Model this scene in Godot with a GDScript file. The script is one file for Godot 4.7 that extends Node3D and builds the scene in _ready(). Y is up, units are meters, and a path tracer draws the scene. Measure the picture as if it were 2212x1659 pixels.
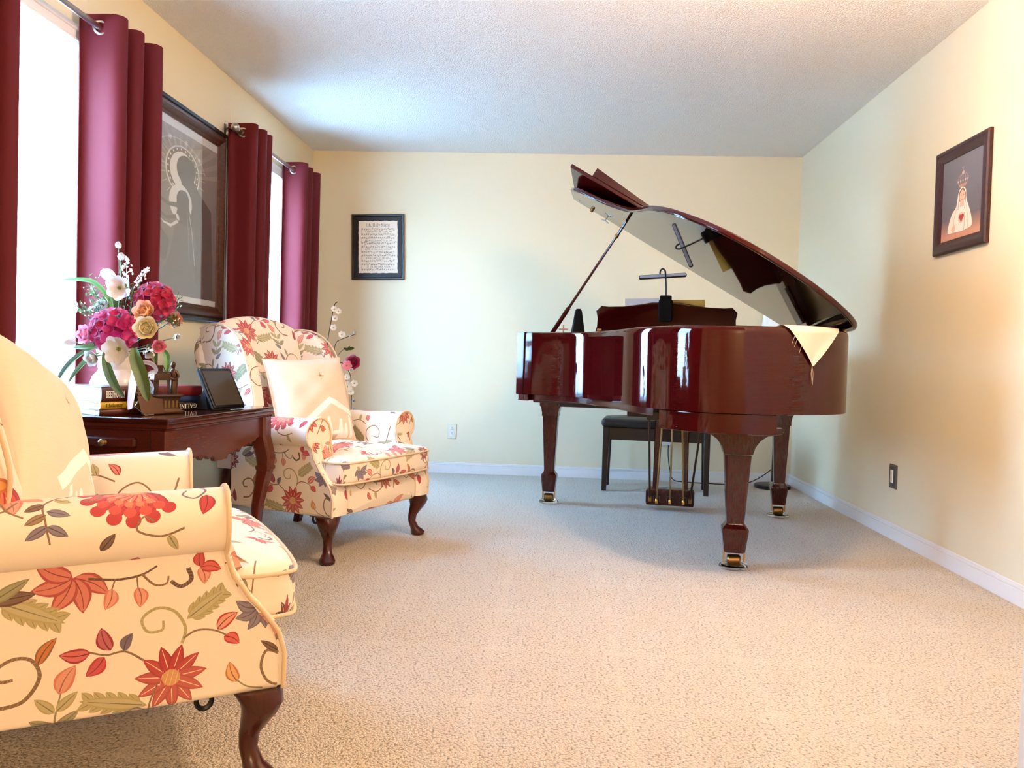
extends Node3D
# A living room with a grand piano, two wing chairs and an end table, seen from a doorway.

const XL := -1.90    # left (window) wall
const XR := 1.779    # right wall
const ZB := -6.08    # back wall
const ZF := 2.6      # wall behind the photographer
const CH := 2.44     # ceiling height

var M := {}
var rng := RandomNumberGenerator.new()

# ---------------------------------------------------------------- mesh building
class MB:
	var v := PackedVector3Array()
	var uv := PackedVector2Array()
	var col := PackedColorArray()
	var use_col := false
	var tint := Color.WHITE

	func tri(a: Vector3, b: Vector3, c: Vector3, ua := Vector2.ZERO, ub := Vector2.ZERO, uc := Vector2.ZERO) -> void:
		v.append(a); v.append(b); v.append(c)
		uv.append(ua); uv.append(ub); uv.append(uc)
		if use_col:
			col.append(tint); col.append(tint); col.append(tint)

	func quad(a: Vector3, b: Vector3, c: Vector3, d: Vector3, ua := Vector2.ZERO, ub := Vector2.ZERO, uc := Vector2.ZERO, ud := Vector2.ZERO) -> void:
		tri(a, b, c, ua, ub, uc)
		tri(a, c, d, ua, uc, ud)

	func fix(start: int) -> void:   # turn the solid made since start so that its faces run clockwise seen from outside
		var cen := Vector3.ZERO
		for i in range(start, v.size()):
			cen += v[i]
		cen /= maxf(1.0, v.size() - start)
		var vol := 0.0
		for i in range(start, v.size(), 3):
			vol += (v[i] - cen).dot((v[i + 1] - cen).cross(v[i + 2] - cen))
		if vol > 0.0:
			for i in range(start, v.size(), 3):
				var t := v[i + 1]; v[i + 1] = v[i + 2]; v[i + 2] = t
				var w := uv[i + 1]; uv[i + 1] = uv[i + 2]; uv[i + 2] = w

	# rings of equal length joined into a solid (or a sheet)
	func loft(rings: Array, ring_closed := true, caps := true, us := Vector2.ONE, uo := Vector2.ZERO, swap := false) -> void:
		var start := v.size()
		var n: int = rings[0].size()
		var along := 0.0
		var per := PackedFloat32Array()
		var mid: PackedVector3Array = rings[rings.size() / 2]
		var acc := 0.0
		for i in n + 1:
			per.append(acc)
			acc += mid[i % n].distance_to(mid[(i + 1) % n])
		var last := n if ring_closed else n - 1
		for k in rings.size() - 1:
			var A: PackedVector3Array = rings[k]
			var B: PackedVector3Array = rings[k + 1]
			var d := A[n / 3].distance_to(B[n / 3])
			for i in last:
				var j := (i + 1) % n
				if swap:
					quad(A[i], A[j], B[j], B[i], Vector2(along, per[i]) * us + uo, Vector2(along, per[i + 1]) * us + uo, Vector2(along + d, per[i + 1]) * us + uo, Vector2(along + d, per[i]) * us + uo)
				else:
					quad(A[i], A[j], B[j], B[i], Vector2(per[i], along) * us + uo, Vector2(per[i + 1], along) * us + uo, Vector2(per[i + 1], along + d) * us + uo, Vector2(per[i], along + d) * us + uo)
			along += d
		if caps and ring_closed:
			for e in 2:
				var R: PackedVector3Array = rings[0] if e == 0 else rings[rings.size() - 1]
				var c := Vector3.ZERO
				for p in R:
					c += p
				c /= n
				for i in n:
					var j := (i + 1) % n
					var d1 := R[i] - c
					var d2 := R[j] - c
					var q1 := Vector2(d1.x + d1.z, d1.y) * us + uo
					var q2 := Vector2(d2.x + d2.z, d2.y) * us + uo
					if e == 0:
						tri(c, R[j], R[i], uo, q2, q1)
					else:
						tri(c, R[i], R[j], uo, q1, q2)
		if ring_closed and caps:
			fix(start)

	# an outline in the XY plane given thickness along Z, its edges rounded by r, its faces domed
	func puff(o: PackedVector2Array, d: float, r: float, seg: int, dome := 0.0, xf := Transform3D(), us := Vector2.ONE, uo := Vector2.ZERO, back_dome := -1.0, cen := Vector2.INF) -> void:
		var start := v.size()
		if Geometry2D.is_polygon_clockwise(o):
			o = o.duplicate(); o.reverse()
		var n := o.size()
		var nrm := PackedVector2Array()
		for i in n:
			var a := (o[i] - o[(i + n - 1) % n]).normalized()
			var b := (o[(i + 1) % n] - o[i]).normalized()
			var m := (Vector2(-a.y, a.x) + Vector2(-b.y, b.x)) * 0.5
			m /= maxf(m.length_squared(), 0.35)
			nrm.append(m)
		if cen == Vector2.INF:
			cen = Vector2.ZERO
			for p in o:
				cen += p
			cen /= n
		if back_dome < 0.0:
			back_dome = dome
		r = minf(r, d * 0.5)
		var rows := []    # [inset, z, unrolled]
		if r <= 0.0:
			rows = [[0.0, -d / 2, 0.0], [0.0, d / 2, d]]
		else:
			for i in seg + 1:
				var t := PI / 2 * i / seg
				rows.append([r * (1 - sin(t)), -d / 2 + r * (1 - cos(t))])
			for i in seg + 1:
				var t := PI / 2 * (seg - i) / seg
				if i == 0 and r >= d * 0.499:
					continue
				rows.append([r * (1 - sin(t)), d / 2 - r * (1 - cos(t))])
		var un := PackedFloat32Array()
		un.resize(rows.size())
		for k in range(rows.size() - 2, -1, -1):
			un[k] = un[k + 1] + Vector2(rows[k][0] - rows[k + 1][0], rows[k][1] - rows[k + 1][1]).length()
		for k in rows.size() - 1:
			for i in n:
				var j := (i + 1) % n
				var p := []
				var q := []
				for c in [[k, i], [k, j], [k + 1, j], [k + 1, i]]:
					var b: Vector2 = o[c[1]] + nrm[c[1]] * rows[c[0]][0]
					var f: Vector2 = o[c[1]] + nrm[c[1]] * (rows[rows.size() - 1][0] - un[c[0]])
					p.append(xf * Vector3(b.x, b.y, rows[c[0]][1]))
					q.append(f * us + uo)
				quad(p[0], p[1], p[2], p[3], q[0], q[1], q[2], q[3])
		for side in 2:
			var row: Array = rows[0] if side == 0 else rows[rows.size() - 1]
			var dm := back_dome if side == 0 else dome
			var sgn := -1.0 if side == 0 else 1.0
			var ring := PackedVector2Array()
			for i in n:
				ring.append(o[i] + nrm[i] * row[0])
			if dm == 0.0:
				var ti := Geometry2D.triangulate_polygon(ring)
				for t in range(0, ti.size(), 3):
					var a := ring[ti[t]]
					var b := ring[ti[t + 1]]
					var c := ring[ti[t + 2]]
					if (b - a).cross(c - a) * sgn < 0:
						var w := b; b = c; c = w
					tri(xf * Vector3(a.x, a.y, row[1]), xf * Vector3(b.x, b.y, row[1]), xf * Vector3(c.x, c.y, row[1]), a * us + uo, b * us + uo, c * us + uo)
			else:
				var K := 7
				for k in K:
					var s0 := 1.0 - float(k) / K
					var s1 := 1.0 - float(k + 1) / K
					for i in n:
						var j := (i + 1) % n
						var p := []
						var q := []
						for c in [[s0, i], [s0, j], [s1, j], [s1, i]]:
							var b: Vector2 = cen + (ring[c[1]] - cen) * c[0]
							p.append(xf * Vector3(b.x, b.y, row[1] + sgn * dm * (1 - c[0] * c[0])))
							q.append(b * us + uo)
						if side == 1:
							if k == K - 1:
								tri(p[0], p[1], p[2], q[0], q[1], q[2])
							else:
								quad(p[0], p[1], p[2], p[3], q[0], q[1], q[2], q[3])
						else:
							if k == K - 1:
								tri(p[0], p[2], p[1], q[0], q[2], q[1])
							else:
								quad(p[0], p[3], p[2], p[1], q[0], q[3], q[2], q[1])
		fix(start)

	func box(c: Vector3, s: Vector3, b := 0.003, xf := Transform3D()) -> void:
		b = minf(b, minf(s.x, minf(s.y, s.z)) * 0.3)
		var h := s / 2
		var o := PackedVector2Array([Vector2(-h.x + b, -h.y), Vector2(h.x - b, -h.y), Vector2(h.x, -h.y + b), Vector2(h.x, h.y - b), Vector2(h.x - b, h.y), Vector2(-h.x + b, h.y), Vector2(-h.x, h.y - b), Vector2(-h.x, -h.y + b)])
		puff(o, s.z, b, 1, 0.0, xf * Transform3D(Basis(), c))

	# profile of (radius, height) turned round Y
	func lathe(prof: Array, seg := 20, xf := Transform3D(), sx := 1.0, sz := 1.0) -> void:
		var rings := []
		for p in prof:
			var R := PackedVector3Array()
			for i in seg:
				var a := TAU * i / seg
				R.append(xf * Vector3(cos(a) * maxf(p.x, 0.0002) * sx, p.y, sin(a) * maxf(p.x, 0.0002) * sz))
			rings.append(R)
		loft(rings)

	# a pipe along points; radius a number or one per point
	func tube(pts: Array, rad, seg := 8, xf := Transform3D(), flat := 1.0, loop := false) -> void:
		var rings := []
		var n := pts.size()
		var up := Vector3.UP
		var t0: Vector3 = (pts[1] - pts[0]).normalized()
		if absf(t0.dot(up)) > 0.9:
			up = Vector3.RIGHT
		for i in n:
			var t: Vector3
			if loop:
				t = pts[(i + 1) % n] - pts[(i + n - 1) % n]
			elif i == 0:
				t = pts[1] - pts[0]
			elif i == n - 1:
				t = pts[n - 1] - pts[n - 2]
			else:
				t = pts[i + 1] - pts[i - 1]
			t = t.normalized()
			var s := t.cross(up).normalized()
			up = s.cross(t).normalized()
			var r: float = rad[i] if rad is Array else rad
			var R := PackedVector3Array()
			for k in seg:
				var a := TAU * k / seg
				R.append(xf * (pts[i] + s * cos(a) * r + up * sin(a) * r * flat))
			rings.append(R)
		if loop:
			rings.append(rings[0])
			var st := v.size()
			loft(rings, true, false)
			fix(st)
		else:
			loft(rings)

	# a sheet through a grid of points
	func grid(P: Array, xf := Transform3D(), us := Vector2.ONE, uo := Vector2.ZERO, unit := false) -> void:
		var nu: int = P[0].size()
		for i in P.size() - 1:
			for j in nu - 1:
				var a: Vector3 = P[i][j]
				var b: Vector3 = P[i][j + 1]
				var c: Vector3 = P[i + 1][j + 1]
				var d: Vector3 = P[i + 1][j]
				var u0 := float(j) / (nu - 1)
				var u1 := float(j + 1) / (nu - 1)
				var v0 := float(i) / (P.size() - 1)
				var v1 := float(i + 1) / (P.size() - 1)
				quad(xf * a, xf * b, xf * c, xf * d, Vector2(u0, v0) * us + uo, Vector2(u1, v0) * us + uo, Vector2(u1, v1) * us + uo, Vector2(u0, v1) * us + uo)

	# normals shared across edges flatter than sharp degrees
	func mesh(sharp := 40.0) -> ArrayMesh:
		var n := v.size()
		var fn := PackedVector3Array()
		var un := PackedVector3Array()
		for i in range(0, n, 3):
			var f := (v[i + 2] - v[i]).cross(v[i + 1] - v[i])
			fn.append(f)
			un.append(f.normalized())
		var ids := {}
		var lists := []
		var vid := PackedInt32Array()
		vid.resize(n)
		for i in n:
			var key := Vector3i((v[i] * 20000.0).round())
			var id: int = ids.get(key, -1)
			if id < 0:
				id = lists.size()
				ids[key] = id
				lists.append([])
			lists[id].append(i / 3)
			vid[i] = id
		var lim := cos(deg_to_rad(sharp))
		var nn := PackedVector3Array()
		nn.resize(n)
		for i in n:
			var f := i / 3
			var s := Vector3.ZERO
			for g in lists[vid[i]]:
				if un[g].dot(un[f]) >= lim:
					s += fn[g]
			nn[i] = s.normalized() if s.length_squared() > 1e-20 else Vector3.UP
		var arr := []
		arr.resize(Mesh.ARRAY_MAX)
		arr[Mesh.ARRAY_VERTEX] = v
		arr[Mesh.ARRAY_NORMAL] = nn
		arr[Mesh.ARRAY_TEX_UV] = uv
		if use_col:
			arr[Mesh.ARRAY_COLOR] = col
		var m := ArrayMesh.new()
		m.add_surface_from_arrays(Mesh.PRIMITIVE_TRIANGLES, arr)
		return m

# ---------------------------------------------------------------- painting pictures
class Paint:
	var im: Image
	var w: int
	var h: int
	var wrap := false

	func _init(pw: int, ph: int, bg: Color, wrapped := false) -> void:
		w = pw; h = ph; wrap = wrapped
		im = Image.create(w, h, false, Image.FORMAT_RGBA8)
		im.fill(bg)

	func row(x0: int, x1: int, y: int, c: Color) -> void:
		if wrap:
			y = posmod(y, h)
			while x0 < 0:
				x0 += w; x1 += w
			im.fill_rect(Rect2i(x0, y, mini(x1, w) - x0, 1), c)
			if x1 > w:
				im.fill_rect(Rect2i(0, y, mini(x1 - w, w), 1), c)
		elif y >= 0 and y < h:
			x0 = maxi(x0, 0); x1 = mini(x1, w)
			if x1 > x0:
				im.fill_rect(Rect2i(x0, y, x1 - x0, 1), c)

	func poly(p: PackedVector2Array, c: Color) -> void:   # in pixels
		var y0 := INF
		var y1 := -INF
		for q in p:
			y0 = minf(y0, q.y); y1 = maxf(y1, q.y)
		for y in range(floori(y0), ceili(y1) + 1):
			var xs := PackedFloat32Array()
			var yy := y + 0.5
			for i in p.size():
				var a := p[i]
				var b := p[(i + 1) % p.size()]
				if (a.y <= yy) != (b.y <= yy):
					xs.append(a.x + (b.x - a.x) * (yy - a.y) / (b.y - a.y))
			xs.sort()
			for i in range(0, xs.size() - 1, 2):
				var xa := roundi(xs[i])
				var xb := roundi(xs[i + 1])
				if xb > xa:
					row(xa, xb, y, c)

	func line(pts: Array, w0: float, w1: float, c: Color) -> void:
		var L := PackedVector2Array()
		var R := PackedVector2Array()
		var n := pts.size()
		for i in n:
			var t: Vector2 = (pts[mini(i + 1, n - 1)] - pts[maxi(i - 1, 0)]).normalized()
			var m := Vector2(-t.y, t.x) * lerpf(w0, w1, float(i) / maxi(n - 1, 1)) * 0.5
			L.append(pts[i] + m)
			R.append(pts[i] - m)
		for i in n - 1:
			poly(PackedVector2Array([L[i], L[i + 1], R[i + 1], R[i]]), c)

	func disc(p: Vector2, r: float, c: Color, ry := -1.0) -> void:
		var o := PackedVector2Array()
		for i in 18:
			o.append(p + Vector2(cos(TAU * i / 18) * r, sin(TAU * i / 18) * (r if ry < 0 else ry)))
		poly(o, c)

	func tex() -> ImageTexture:
		return ImageTexture.create_from_image(im)

static func cat(pts: Array, seg := 8, loop := false) -> Array:   # a smooth curve through points (2D or 3D)
	var out := []
	var n := pts.size()
	for i in (n if loop else n - 1):
		var p0 = pts[posmod(i - 1, n)] if loop or i > 0 else pts[0]
		var p1 = pts[i]
		var p2 = pts[(i + 1) % n]
		var p3 = pts[(i + 2) % n] if loop or i < n - 2 else pts[n - 1]
		for k in seg:
			var t := float(k) / seg
			out.append(0.5 * ((2.0 * p1) + (p2 - p0) * t + (2.0 * p0 - 5.0 * p1 + 4.0 * p2 - p3) * t * t + (3.0 * p1 - p0 - 3.0 * p2 + p3) * t * t * t))
	if not loop:
		out.append(pts[n - 1])
	return out

static func pv2(a: Array) -> PackedVector2Array:
	var o := PackedVector2Array()
	for p in a:
		o.append(p)
	return o

static func rrect(x0: float, y0: float, x1: float, y1: float, r: float, seg := 4) -> PackedVector2Array:
	var o := PackedVector2Array()
	for c in [[x1 - r, y0 + r, -PI / 2], [x1 - r, y1 - r, 0.0], [x0 + r, y1 - r, PI / 2], [x0 + r, y0 + r, PI]]:
		for i in seg + 1:
			var a: float = c[2] + PI / 2 * i / seg
			o.append(Vector2(c[0] + cos(a) * r, c[1] + sin(a) * r))
	return o

static func T(x := 0.0, y := 0.0, z := 0.0, ry := 0.0, rx := 0.0, rz := 0.0) -> Transform3D:
	return Transform3D(Basis.from_euler(Vector3(deg_to_rad(rx), deg_to_rad(ry), deg_to_rad(rz))), Vector3(x, y, z))

# ---------------------------------------------------------------- nodes
func thing(called: String, label: String, category: String, xf := Transform3D(), group := "") -> Node3D:
	var o := Node3D.new()
	o.name = called
	add_child(o, true)
	o.transform = xf
	tag(o, label, category, group)
	return o

func tag(o: Node3D, label: String, category: String, group := "") -> void:
	o.set_meta("label", label)
	o.set_meta("category", category)
	if group:
		o.set_meta("group", group)

func part(called: String, b: MB, m: Material, parent: Node, sharp := 40.0, xf := Transform3D()) -> MeshInstance3D:
	var o := MeshInstance3D.new()
	o.name = called
	o.mesh = b.mesh(sharp)
	o.material_override = m
	o.transform = xf
	parent.add_child(o, true)
	return o

func same(called: String, mesh: Mesh, m: Material, parent: Node, xf := Transform3D()) -> MeshInstance3D:
	var o := MeshInstance3D.new()
	o.name = called
	o.mesh = mesh
	o.material_override = m
	o.transform = xf
	parent.add_child(o, true)
	return o

func struct(called: String, b: MB, m: Material, label: String, category: String, sharp := 30.0) -> MeshInstance3D:
	var o := part(called, b, m, self, sharp)
	o.set_meta("kind", "structure")
	tag(o, label, category)
	return o

func text(called: String, s: String, m: Material, parent: Node, xf: Transform3D, height: float, squash := 1.0, font := "Droid Sans", depth := 0.0008, weight := 400, italic := false) -> MeshInstance3D:
	var t := TextMesh.new()
	var f := SystemFont.new()
	f.font_names = PackedStringArray([font])
	f.font_weight = weight
	f.font_italic = italic
	t.font = f
	t.text = s
	t.font_size = 48
	t.pixel_size = height / 36.0
	t.depth = depth
	var o := MeshInstance3D.new()
	o.name = called
	o.mesh = t
	o.material_override = m
	o.transform = xf * Transform3D(Basis.from_scale(Vector3(squash, 1, 1)), Vector3.ZERO)
	parent.add_child(o, true)
	return o

func mat(key: String, c: Color, rough := 0.6, metal := 0.0) -> StandardMaterial3D:
	var m := StandardMaterial3D.new()
	m.resource_name = key
	m.albedo_color = c
	m.roughness = rough
	m.metallic = metal
	M[key] = m
	return m

func noise_tex(size: int, freq: float, type: int, ramp: Array, seed_ := 1, octaves := 3, normal := false, bump := 4.0, warp := 0.0) -> NoiseTexture2D:
	var f := FastNoiseLite.new()
	f.noise_type = type as FastNoiseLite.NoiseType
	f.frequency = freq
	f.fractal_octaves = octaves
	f.seed = seed_
	if octaves <= 1:
		f.fractal_type = FastNoiseLite.FRACTAL_NONE
	if warp > 0.0:
		f.domain_warp_enabled = true
		f.domain_warp_amplitude = warp
		f.domain_warp_frequency = freq
	var t := NoiseTexture2D.new()
	t.width = size
	t.height = size
	t.seamless = true
	t.noise = f
	if ramp.size():
		var g := Gradient.new()
		var off := PackedFloat32Array()
		var cs := PackedColorArray()
		for r in ramp:
			off.append(r[0]); cs.append(r[1])
		g.offsets = off
		g.colors = cs
		t.color_ramp = g
	if normal:
		t.as_normal_map = true
		t.bump_strength = bump
	return t

# ---------------------------------------------------------------- materials
func make_materials() -> void:
	var m: StandardMaterial3D
	m = mat("wall_paint", Color(0.88, 0.825, 0.695), 0.75)
	m.heightmap_enabled = false
	m = mat("ceiling_texture", Color(0.96, 0.945, 0.91), 0.9)
	m.uv1_triplanar = true
	m.uv1_world_triplanar = true
	m.uv1_scale = Vector3(1, 1, 1) * 1.6
	m.heightmap_enabled = true
	m.heightmap_texture = noise_tex(1024, 0.045, FastNoiseLite.TYPE_SIMPLEX, [[0.0, Color.BLACK], [0.5, Color(0.12, 0.12, 0.12)], [0.75, Color.WHITE], [1.0, Color.WHITE]], 5, 2)
	m.heightmap_scale = 0.4
	mat("white_trim", Color(0.90, 0.89, 0.87), 0.35)
	m = mat("carpet_pile", Color(1, 1, 1), 1.0)
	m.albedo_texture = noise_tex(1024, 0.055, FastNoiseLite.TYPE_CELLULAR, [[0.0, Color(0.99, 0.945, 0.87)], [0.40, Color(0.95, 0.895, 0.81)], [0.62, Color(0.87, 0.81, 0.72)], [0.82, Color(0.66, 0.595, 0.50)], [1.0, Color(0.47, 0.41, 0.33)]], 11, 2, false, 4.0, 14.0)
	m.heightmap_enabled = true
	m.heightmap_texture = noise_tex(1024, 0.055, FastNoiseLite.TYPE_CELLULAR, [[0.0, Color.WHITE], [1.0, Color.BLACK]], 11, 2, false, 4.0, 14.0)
	m.heightmap_scale = 1.6
	m.uv1_triplanar = true
	m.uv1_world_triplanar = true
	m.uv1_scale = Vector3(1, 1, 1) * 2.7
	m.rim_enabled = true
	m.rim = 0.3

	# polished mahogany of the piano
	m = mat("piano_polish", Color(1, 1, 1), 0.045)
	m.albedo_texture = noise_tex(512, 0.02, FastNoiseLite.TYPE_SIMPLEX, [[0.0, Color(0.185, 0.018, 0.019)], [0.5, Color(0.195, 0.02, 0.02)], [1.0, Color(0.205, 0.022, 0.021)]], 3, 4)
	m.uv1_triplanar = true
	m.uv1_scale = Vector3(1.2, 22.0, 1.2)
	m.metallic_specular = 0.42
	var pr: StandardMaterial3D = m.duplicate()
	pr.resource_name = "piano_rim"
	pr.uv1_triplanar = false
	pr.uv1_scale = Vector3(9.0, 0.7, 1)
	M["piano_rim"] = pr
	m.uv1_scale = Vector3(1.2, 8.0, 1.2)
	m = mat("piano_leg_polish", Color(1, 1, 1), 0.12)
	m.albedo_texture = noise_tex(512, 0.02, FastNoiseLite.TYPE_SIMPLEX, [[0.0, Color(0.205, 0.030, 0.028)], [0.5, Color(0.215, 0.033, 0.030)], [1.0, Color(0.225, 0.036, 0.032)]], 4, 4)
	m.uv1_triplanar = true
	m.uv1_scale = Vector3(20.0, 1.2, 20.0)
	m = mat("piano_under", Color(0.10, 0.02, 0.018), 0.35)
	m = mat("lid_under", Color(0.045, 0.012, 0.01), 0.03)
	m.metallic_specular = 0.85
	mat("black_satin", Color(0.035, 0.032, 0.034), 0.35)
	mat("black_matte", Color(0.035, 0.033, 0.033), 0.6).metallic_specular = 0.25
	mat("bench_leather", Color(0.075, 0.058, 0.055), 0.42)
	mat("bench_wood", Color(0.085, 0.05, 0.048), 0.35)
	mat("brass", Color(0.92, 0.70, 0.32), 0.25, 1.0)
	mat("old_brass", Color(0.52, 0.40, 0.24), 0.35, 1.0)
	mat("bronze", Color(0.30, 0.215, 0.165), 0.36, 0.85)
	mat("nickel", Color(0.72, 0.70, 0.68), 0.28, 1.0)
	mat("pewter", Color(0.42, 0.38, 0.33), 0.4, 0.9)
	m = mat("clear_glass", Color(1, 1, 1, 0.08), 0.02)
	m.transparency = BaseMaterial3D.TRANSPARENCY_ALPHA
	m = mat("clear_cup", Color(1, 1, 1, 0.0), 0.03)
	m.refraction_enabled = true
	m.refraction_scale = 0.05
	m = mat("picture_glass", Color(1, 1, 1, 0.02), 0.02)
	m.transparency = BaseMaterial3D.TRANSPARENCY_ALPHA
	m.metallic_specular = 0.5
	m = mat("window_glass", Color(1, 1, 1, 0.03), 0.0)
	m.transparency = BaseMaterial3D.TRANSPARENCY_ALPHA

	# stained cherry of the table and the chair legs
	m = mat("cherry_wood", Color(1, 1, 1), 0.26)
	m.albedo_texture = noise_tex(512, 0.02, FastNoiseLite.TYPE_SIMPLEX, [[0.0, Color(0.26, 0.088, 0.050)], [0.5, Color(0.30, 0.108, 0.060)], [1.0, Color(0.345, 0.13, 0.072)]], 6, 4)
	m.uv1_triplanar = true
	m.uv1_scale = Vector3(1.0, 16.0, 16.0)
	m = mat("table_top_wood", Color(1, 1, 1), 0.06)
	m.albedo_texture = noise_tex(512, 0.02, FastNoiseLite.TYPE_SIMPLEX, [[0.0, Color(0.20, 0.068, 0.04)], [0.5, Color(0.225, 0.078, 0.046)], [1.0, Color(0.25, 0.09, 0.052)]], 7, 4)
	m.uv1_triplanar = true
	m.uv1_scale = Vector3(1.0, 16.0, 16.0)
	m = mat("leg_wood", Color(1, 1, 1), 0.24)
	m.albedo_texture = noise_tex(512, 0.02, FastNoiseLite.TYPE_SIMPLEX, [[0.0, Color(0.22, 0.070, 0.045)], [0.5, Color(0.255, 0.086, 0.056)], [1.0, Color(0.29, 0.103, 0.066)]], 8, 4)
	m.uv1_triplanar = true
	m.uv1_scale = Vector3(9.0, 1.0, 9.0)

	m = mat("drape_red", Color(0.33, 0.025, 0.05), 0.7)
	m.metallic_specular = 0.35
	m.cull_mode = BaseMaterial3D.CULL_DISABLED
	m = mat("sheer_white", Color(0.95, 0.96, 0.97, 0.72), 0.9)
	m.transparency = BaseMaterial3D.TRANSPARENCY_ALPHA
	m.backlight_enabled = true
	m.backlight = Color(1, 1, 1)
	m.cull_mode = BaseMaterial3D.CULL_DISABLED

	m = mat("floral_upholstery", Color(1, 1, 1), 0.88)
	m.albedo_texture = paint_floral()
	m.rim_enabled = true
	m.rim = 0.25
	mat("upholstery_cord", Color(0.86, 0.765, 0.635), 0.85)
	m = mat("linen_plain", Color(1, 1, 1), 0.95)
	m.albedo_texture = noise_tex(512, 0.05, FastNoiseLite.TYPE_SIMPLEX, [[0.0, Color(0.80, 0.73, 0.63)], [0.5, Color(0.875, 0.81, 0.72)], [1.0, Color(0.93, 0.88, 0.80)]], 9, 4)
	m.uv1_triplanar = true
	m.uv1_scale = Vector3(3, 14, 3)
	m = mat("linen_print", Color(1, 1, 1), 0.95)
	m.albedo_texture = paint_pillow()

	mat("petal_white", Color(0.93, 0.925, 0.90), 0.7)
	mat("petal_magenta", Color(0.74, 0.06, 0.36), 0.65)
	mat("petal_crimson", Color(0.66, 0.05, 0.24), 0.65)
	mat("petal_peach", Color(0.93, 0.66, 0.44), 0.7)
	mat("petal_cream", Color(0.95, 0.89, 0.70), 0.7)
	mat("petal_pink", Color(0.90, 0.50, 0.58), 0.7)
	mat("petal_coral", Color(0.80, 0.47, 0.38), 0.7)
	mat("bud_green", Color(0.62, 0.66, 0.36), 0.7)
	mat("leaf_green", Color(0.33, 0.40, 0.07), 0.5)
	mat("leaf_pale", Color(0.42, 0.60, 0.30), 0.6)
	mat("stem_green", Color(0.22, 0.28, 0.08), 0.7)
	mat("stem_brown", Color(0.20, 0.12, 0.07), 0.8)
	for k in ["petal_white", "petal_magenta", "petal_crimson", "petal_peach", "petal_cream", "petal_pink", "petal_coral", "leaf_green", "leaf_pale"]:
		M[k].backlight_enabled = true
		M[k].backlight = Color(0.35, 0.35, 0.35) if k.begins_with("petal") else Color(0.15, 0.15, 0.15)
		M[k].cull_mode = BaseMaterial3D.CULL_DISABLED
	mat("ceramic_white", Color(0.90, 0.875, 0.83), 0.22)
	m = mat("ribbon_pink", Color(0.93, 0.72, 0.70, 0.8), 0.6)
	m.transparency = BaseMaterial3D.TRANSPARENCY_ALPHA
	m.cull_mode = BaseMaterial3D.CULL_DISABLED
	m = mat("ribbon_white", Color(0.93, 0.93, 0.96, 0.6), 0.6)
	m.transparency = BaseMaterial3D.TRANSPARENCY_ALPHA
	m.cull_mode = BaseMaterial3D.CULL_DISABLED

	mat("book_maroon", Color(0.25, 0.035, 0.035), 0.35)
	mat("book_band", Color(0.13, 0.05, 0.04), 0.4)
	mat("book_yellow", Color(0.78, 0.62, 0.12), 0.4)
	mat("book_brown", Color(0.31, 0.09, 0.055), 0.4)
	mat("book_red", Color(0.36, 0.035, 0.04), 0.42)
	mat("book_navy", Color(0.055, 0.06, 0.085), 0.4)
	mat("book_blue", Color(0.15, 0.20, 0.36), 0.4)
	mat("page_cream", Color(0.93, 0.80, 0.52), 0.8)
	mat("page_white", Color(0.88, 0.89, 0.90), 0.8)
	mat("print_white", Color(0.92, 0.90, 0.87), 0.6)
	mat("print_dark", Color(0.10, 0.06, 0.05), 0.6)
	mat("print_gold", Color(0.62, 0.45, 0.18), 0.5)
	mat("tablet_case", Color(0.025, 0.025, 0.028), 0.75)
	mat("tablet_bezel", Color(0.06, 0.058, 0.056), 0.12)
	mat("tablet_screen", Color(0.24, 0.215, 0.18), 0.10)
	mat("cable_white", Color(0.85, 0.83, 0.80), 0.5)
	mat("plate_ivory", Color(0.84, 0.83, 0.74), 0.35)
	mat("socket_white", Color(0.90, 0.90, 0.87), 0.35)
	mat("slot_dark", Color(0.05, 0.05, 0.05), 0.8)
	mat("paper_white", Color(0.93, 0.89, 0.86), 0.85)
	m = mat("paper_gold", Color(0.90, 0.66, 0.26), 0.7)
	mat("shade_white", Color(0.93, 0.91, 0.86), 0.8)
	mat("cloth_white", Color(0.87, 0.79, 0.745), 0.95)
	mat("thread_grey", Color(0.72, 0.66, 0.62), 0.8)
	mat("felt_red", Color(0.5, 0.03, 0.03), 0.7)
	mat("plate_gold", Color(0.55, 0.38, 0.14), 0.35, 0.7)
	mat("metronome_case", Color(0.03, 0.029, 0.03), 0.65).metallic_specular = 0.25
	mat("cross_wood", Color(0.66, 0.46, 0.32), 0.5)
	mat("led_bar", Color(0.82, 0.79, 0.80), 0.5)

	# picture frames and their prints
	m = mat("frame_bronze", Color(1, 1, 1), 0.34, 0.35)
	m.albedo_texture = noise_tex(256, 0.03, FastNoiseLite.TYPE_SIMPLEX, [[0.0, Color(0.20, 0.09, 0.04)], [0.55, Color(0.27, 0.125, 0.052)], [1.0, Color(0.36, 0.18, 0.075)]], 12, 4)
	m.uv1_triplanar = true
	m.uv1_scale = Vector3(5, 5, 5)
	mat("frame_black", Color(0.04, 0.03, 0.028), 0.4)
	m = mat("frame_walnut", Color(1, 1, 1), 0.4)
	m.albedo_texture = noise_tex(256, 0.03, FastNoiseLite.TYPE_SIMPLEX, [[0.0, Color(0.13, 0.04, 0.028)], [0.55, Color(0.21, 0.07, 0.05)], [1.0, Color(0.29, 0.105, 0.075)]], 13, 4)
	m.uv1_triplanar = true
	m.uv1_scale = Vector3(12, 3, 3)
	mat("frame_dark_brown", Color(0.10, 0.055, 0.04), 0.38)
	mat("mat_white", Color(0.80, 0.80, 0.80), 0.8)
	m = mat("print_poster", Color(1, 1, 1), 0.8)
	m.albedo_texture = paint_poster()
	m = mat("print_madonna", Color(1, 1, 1), 0.7)
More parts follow.
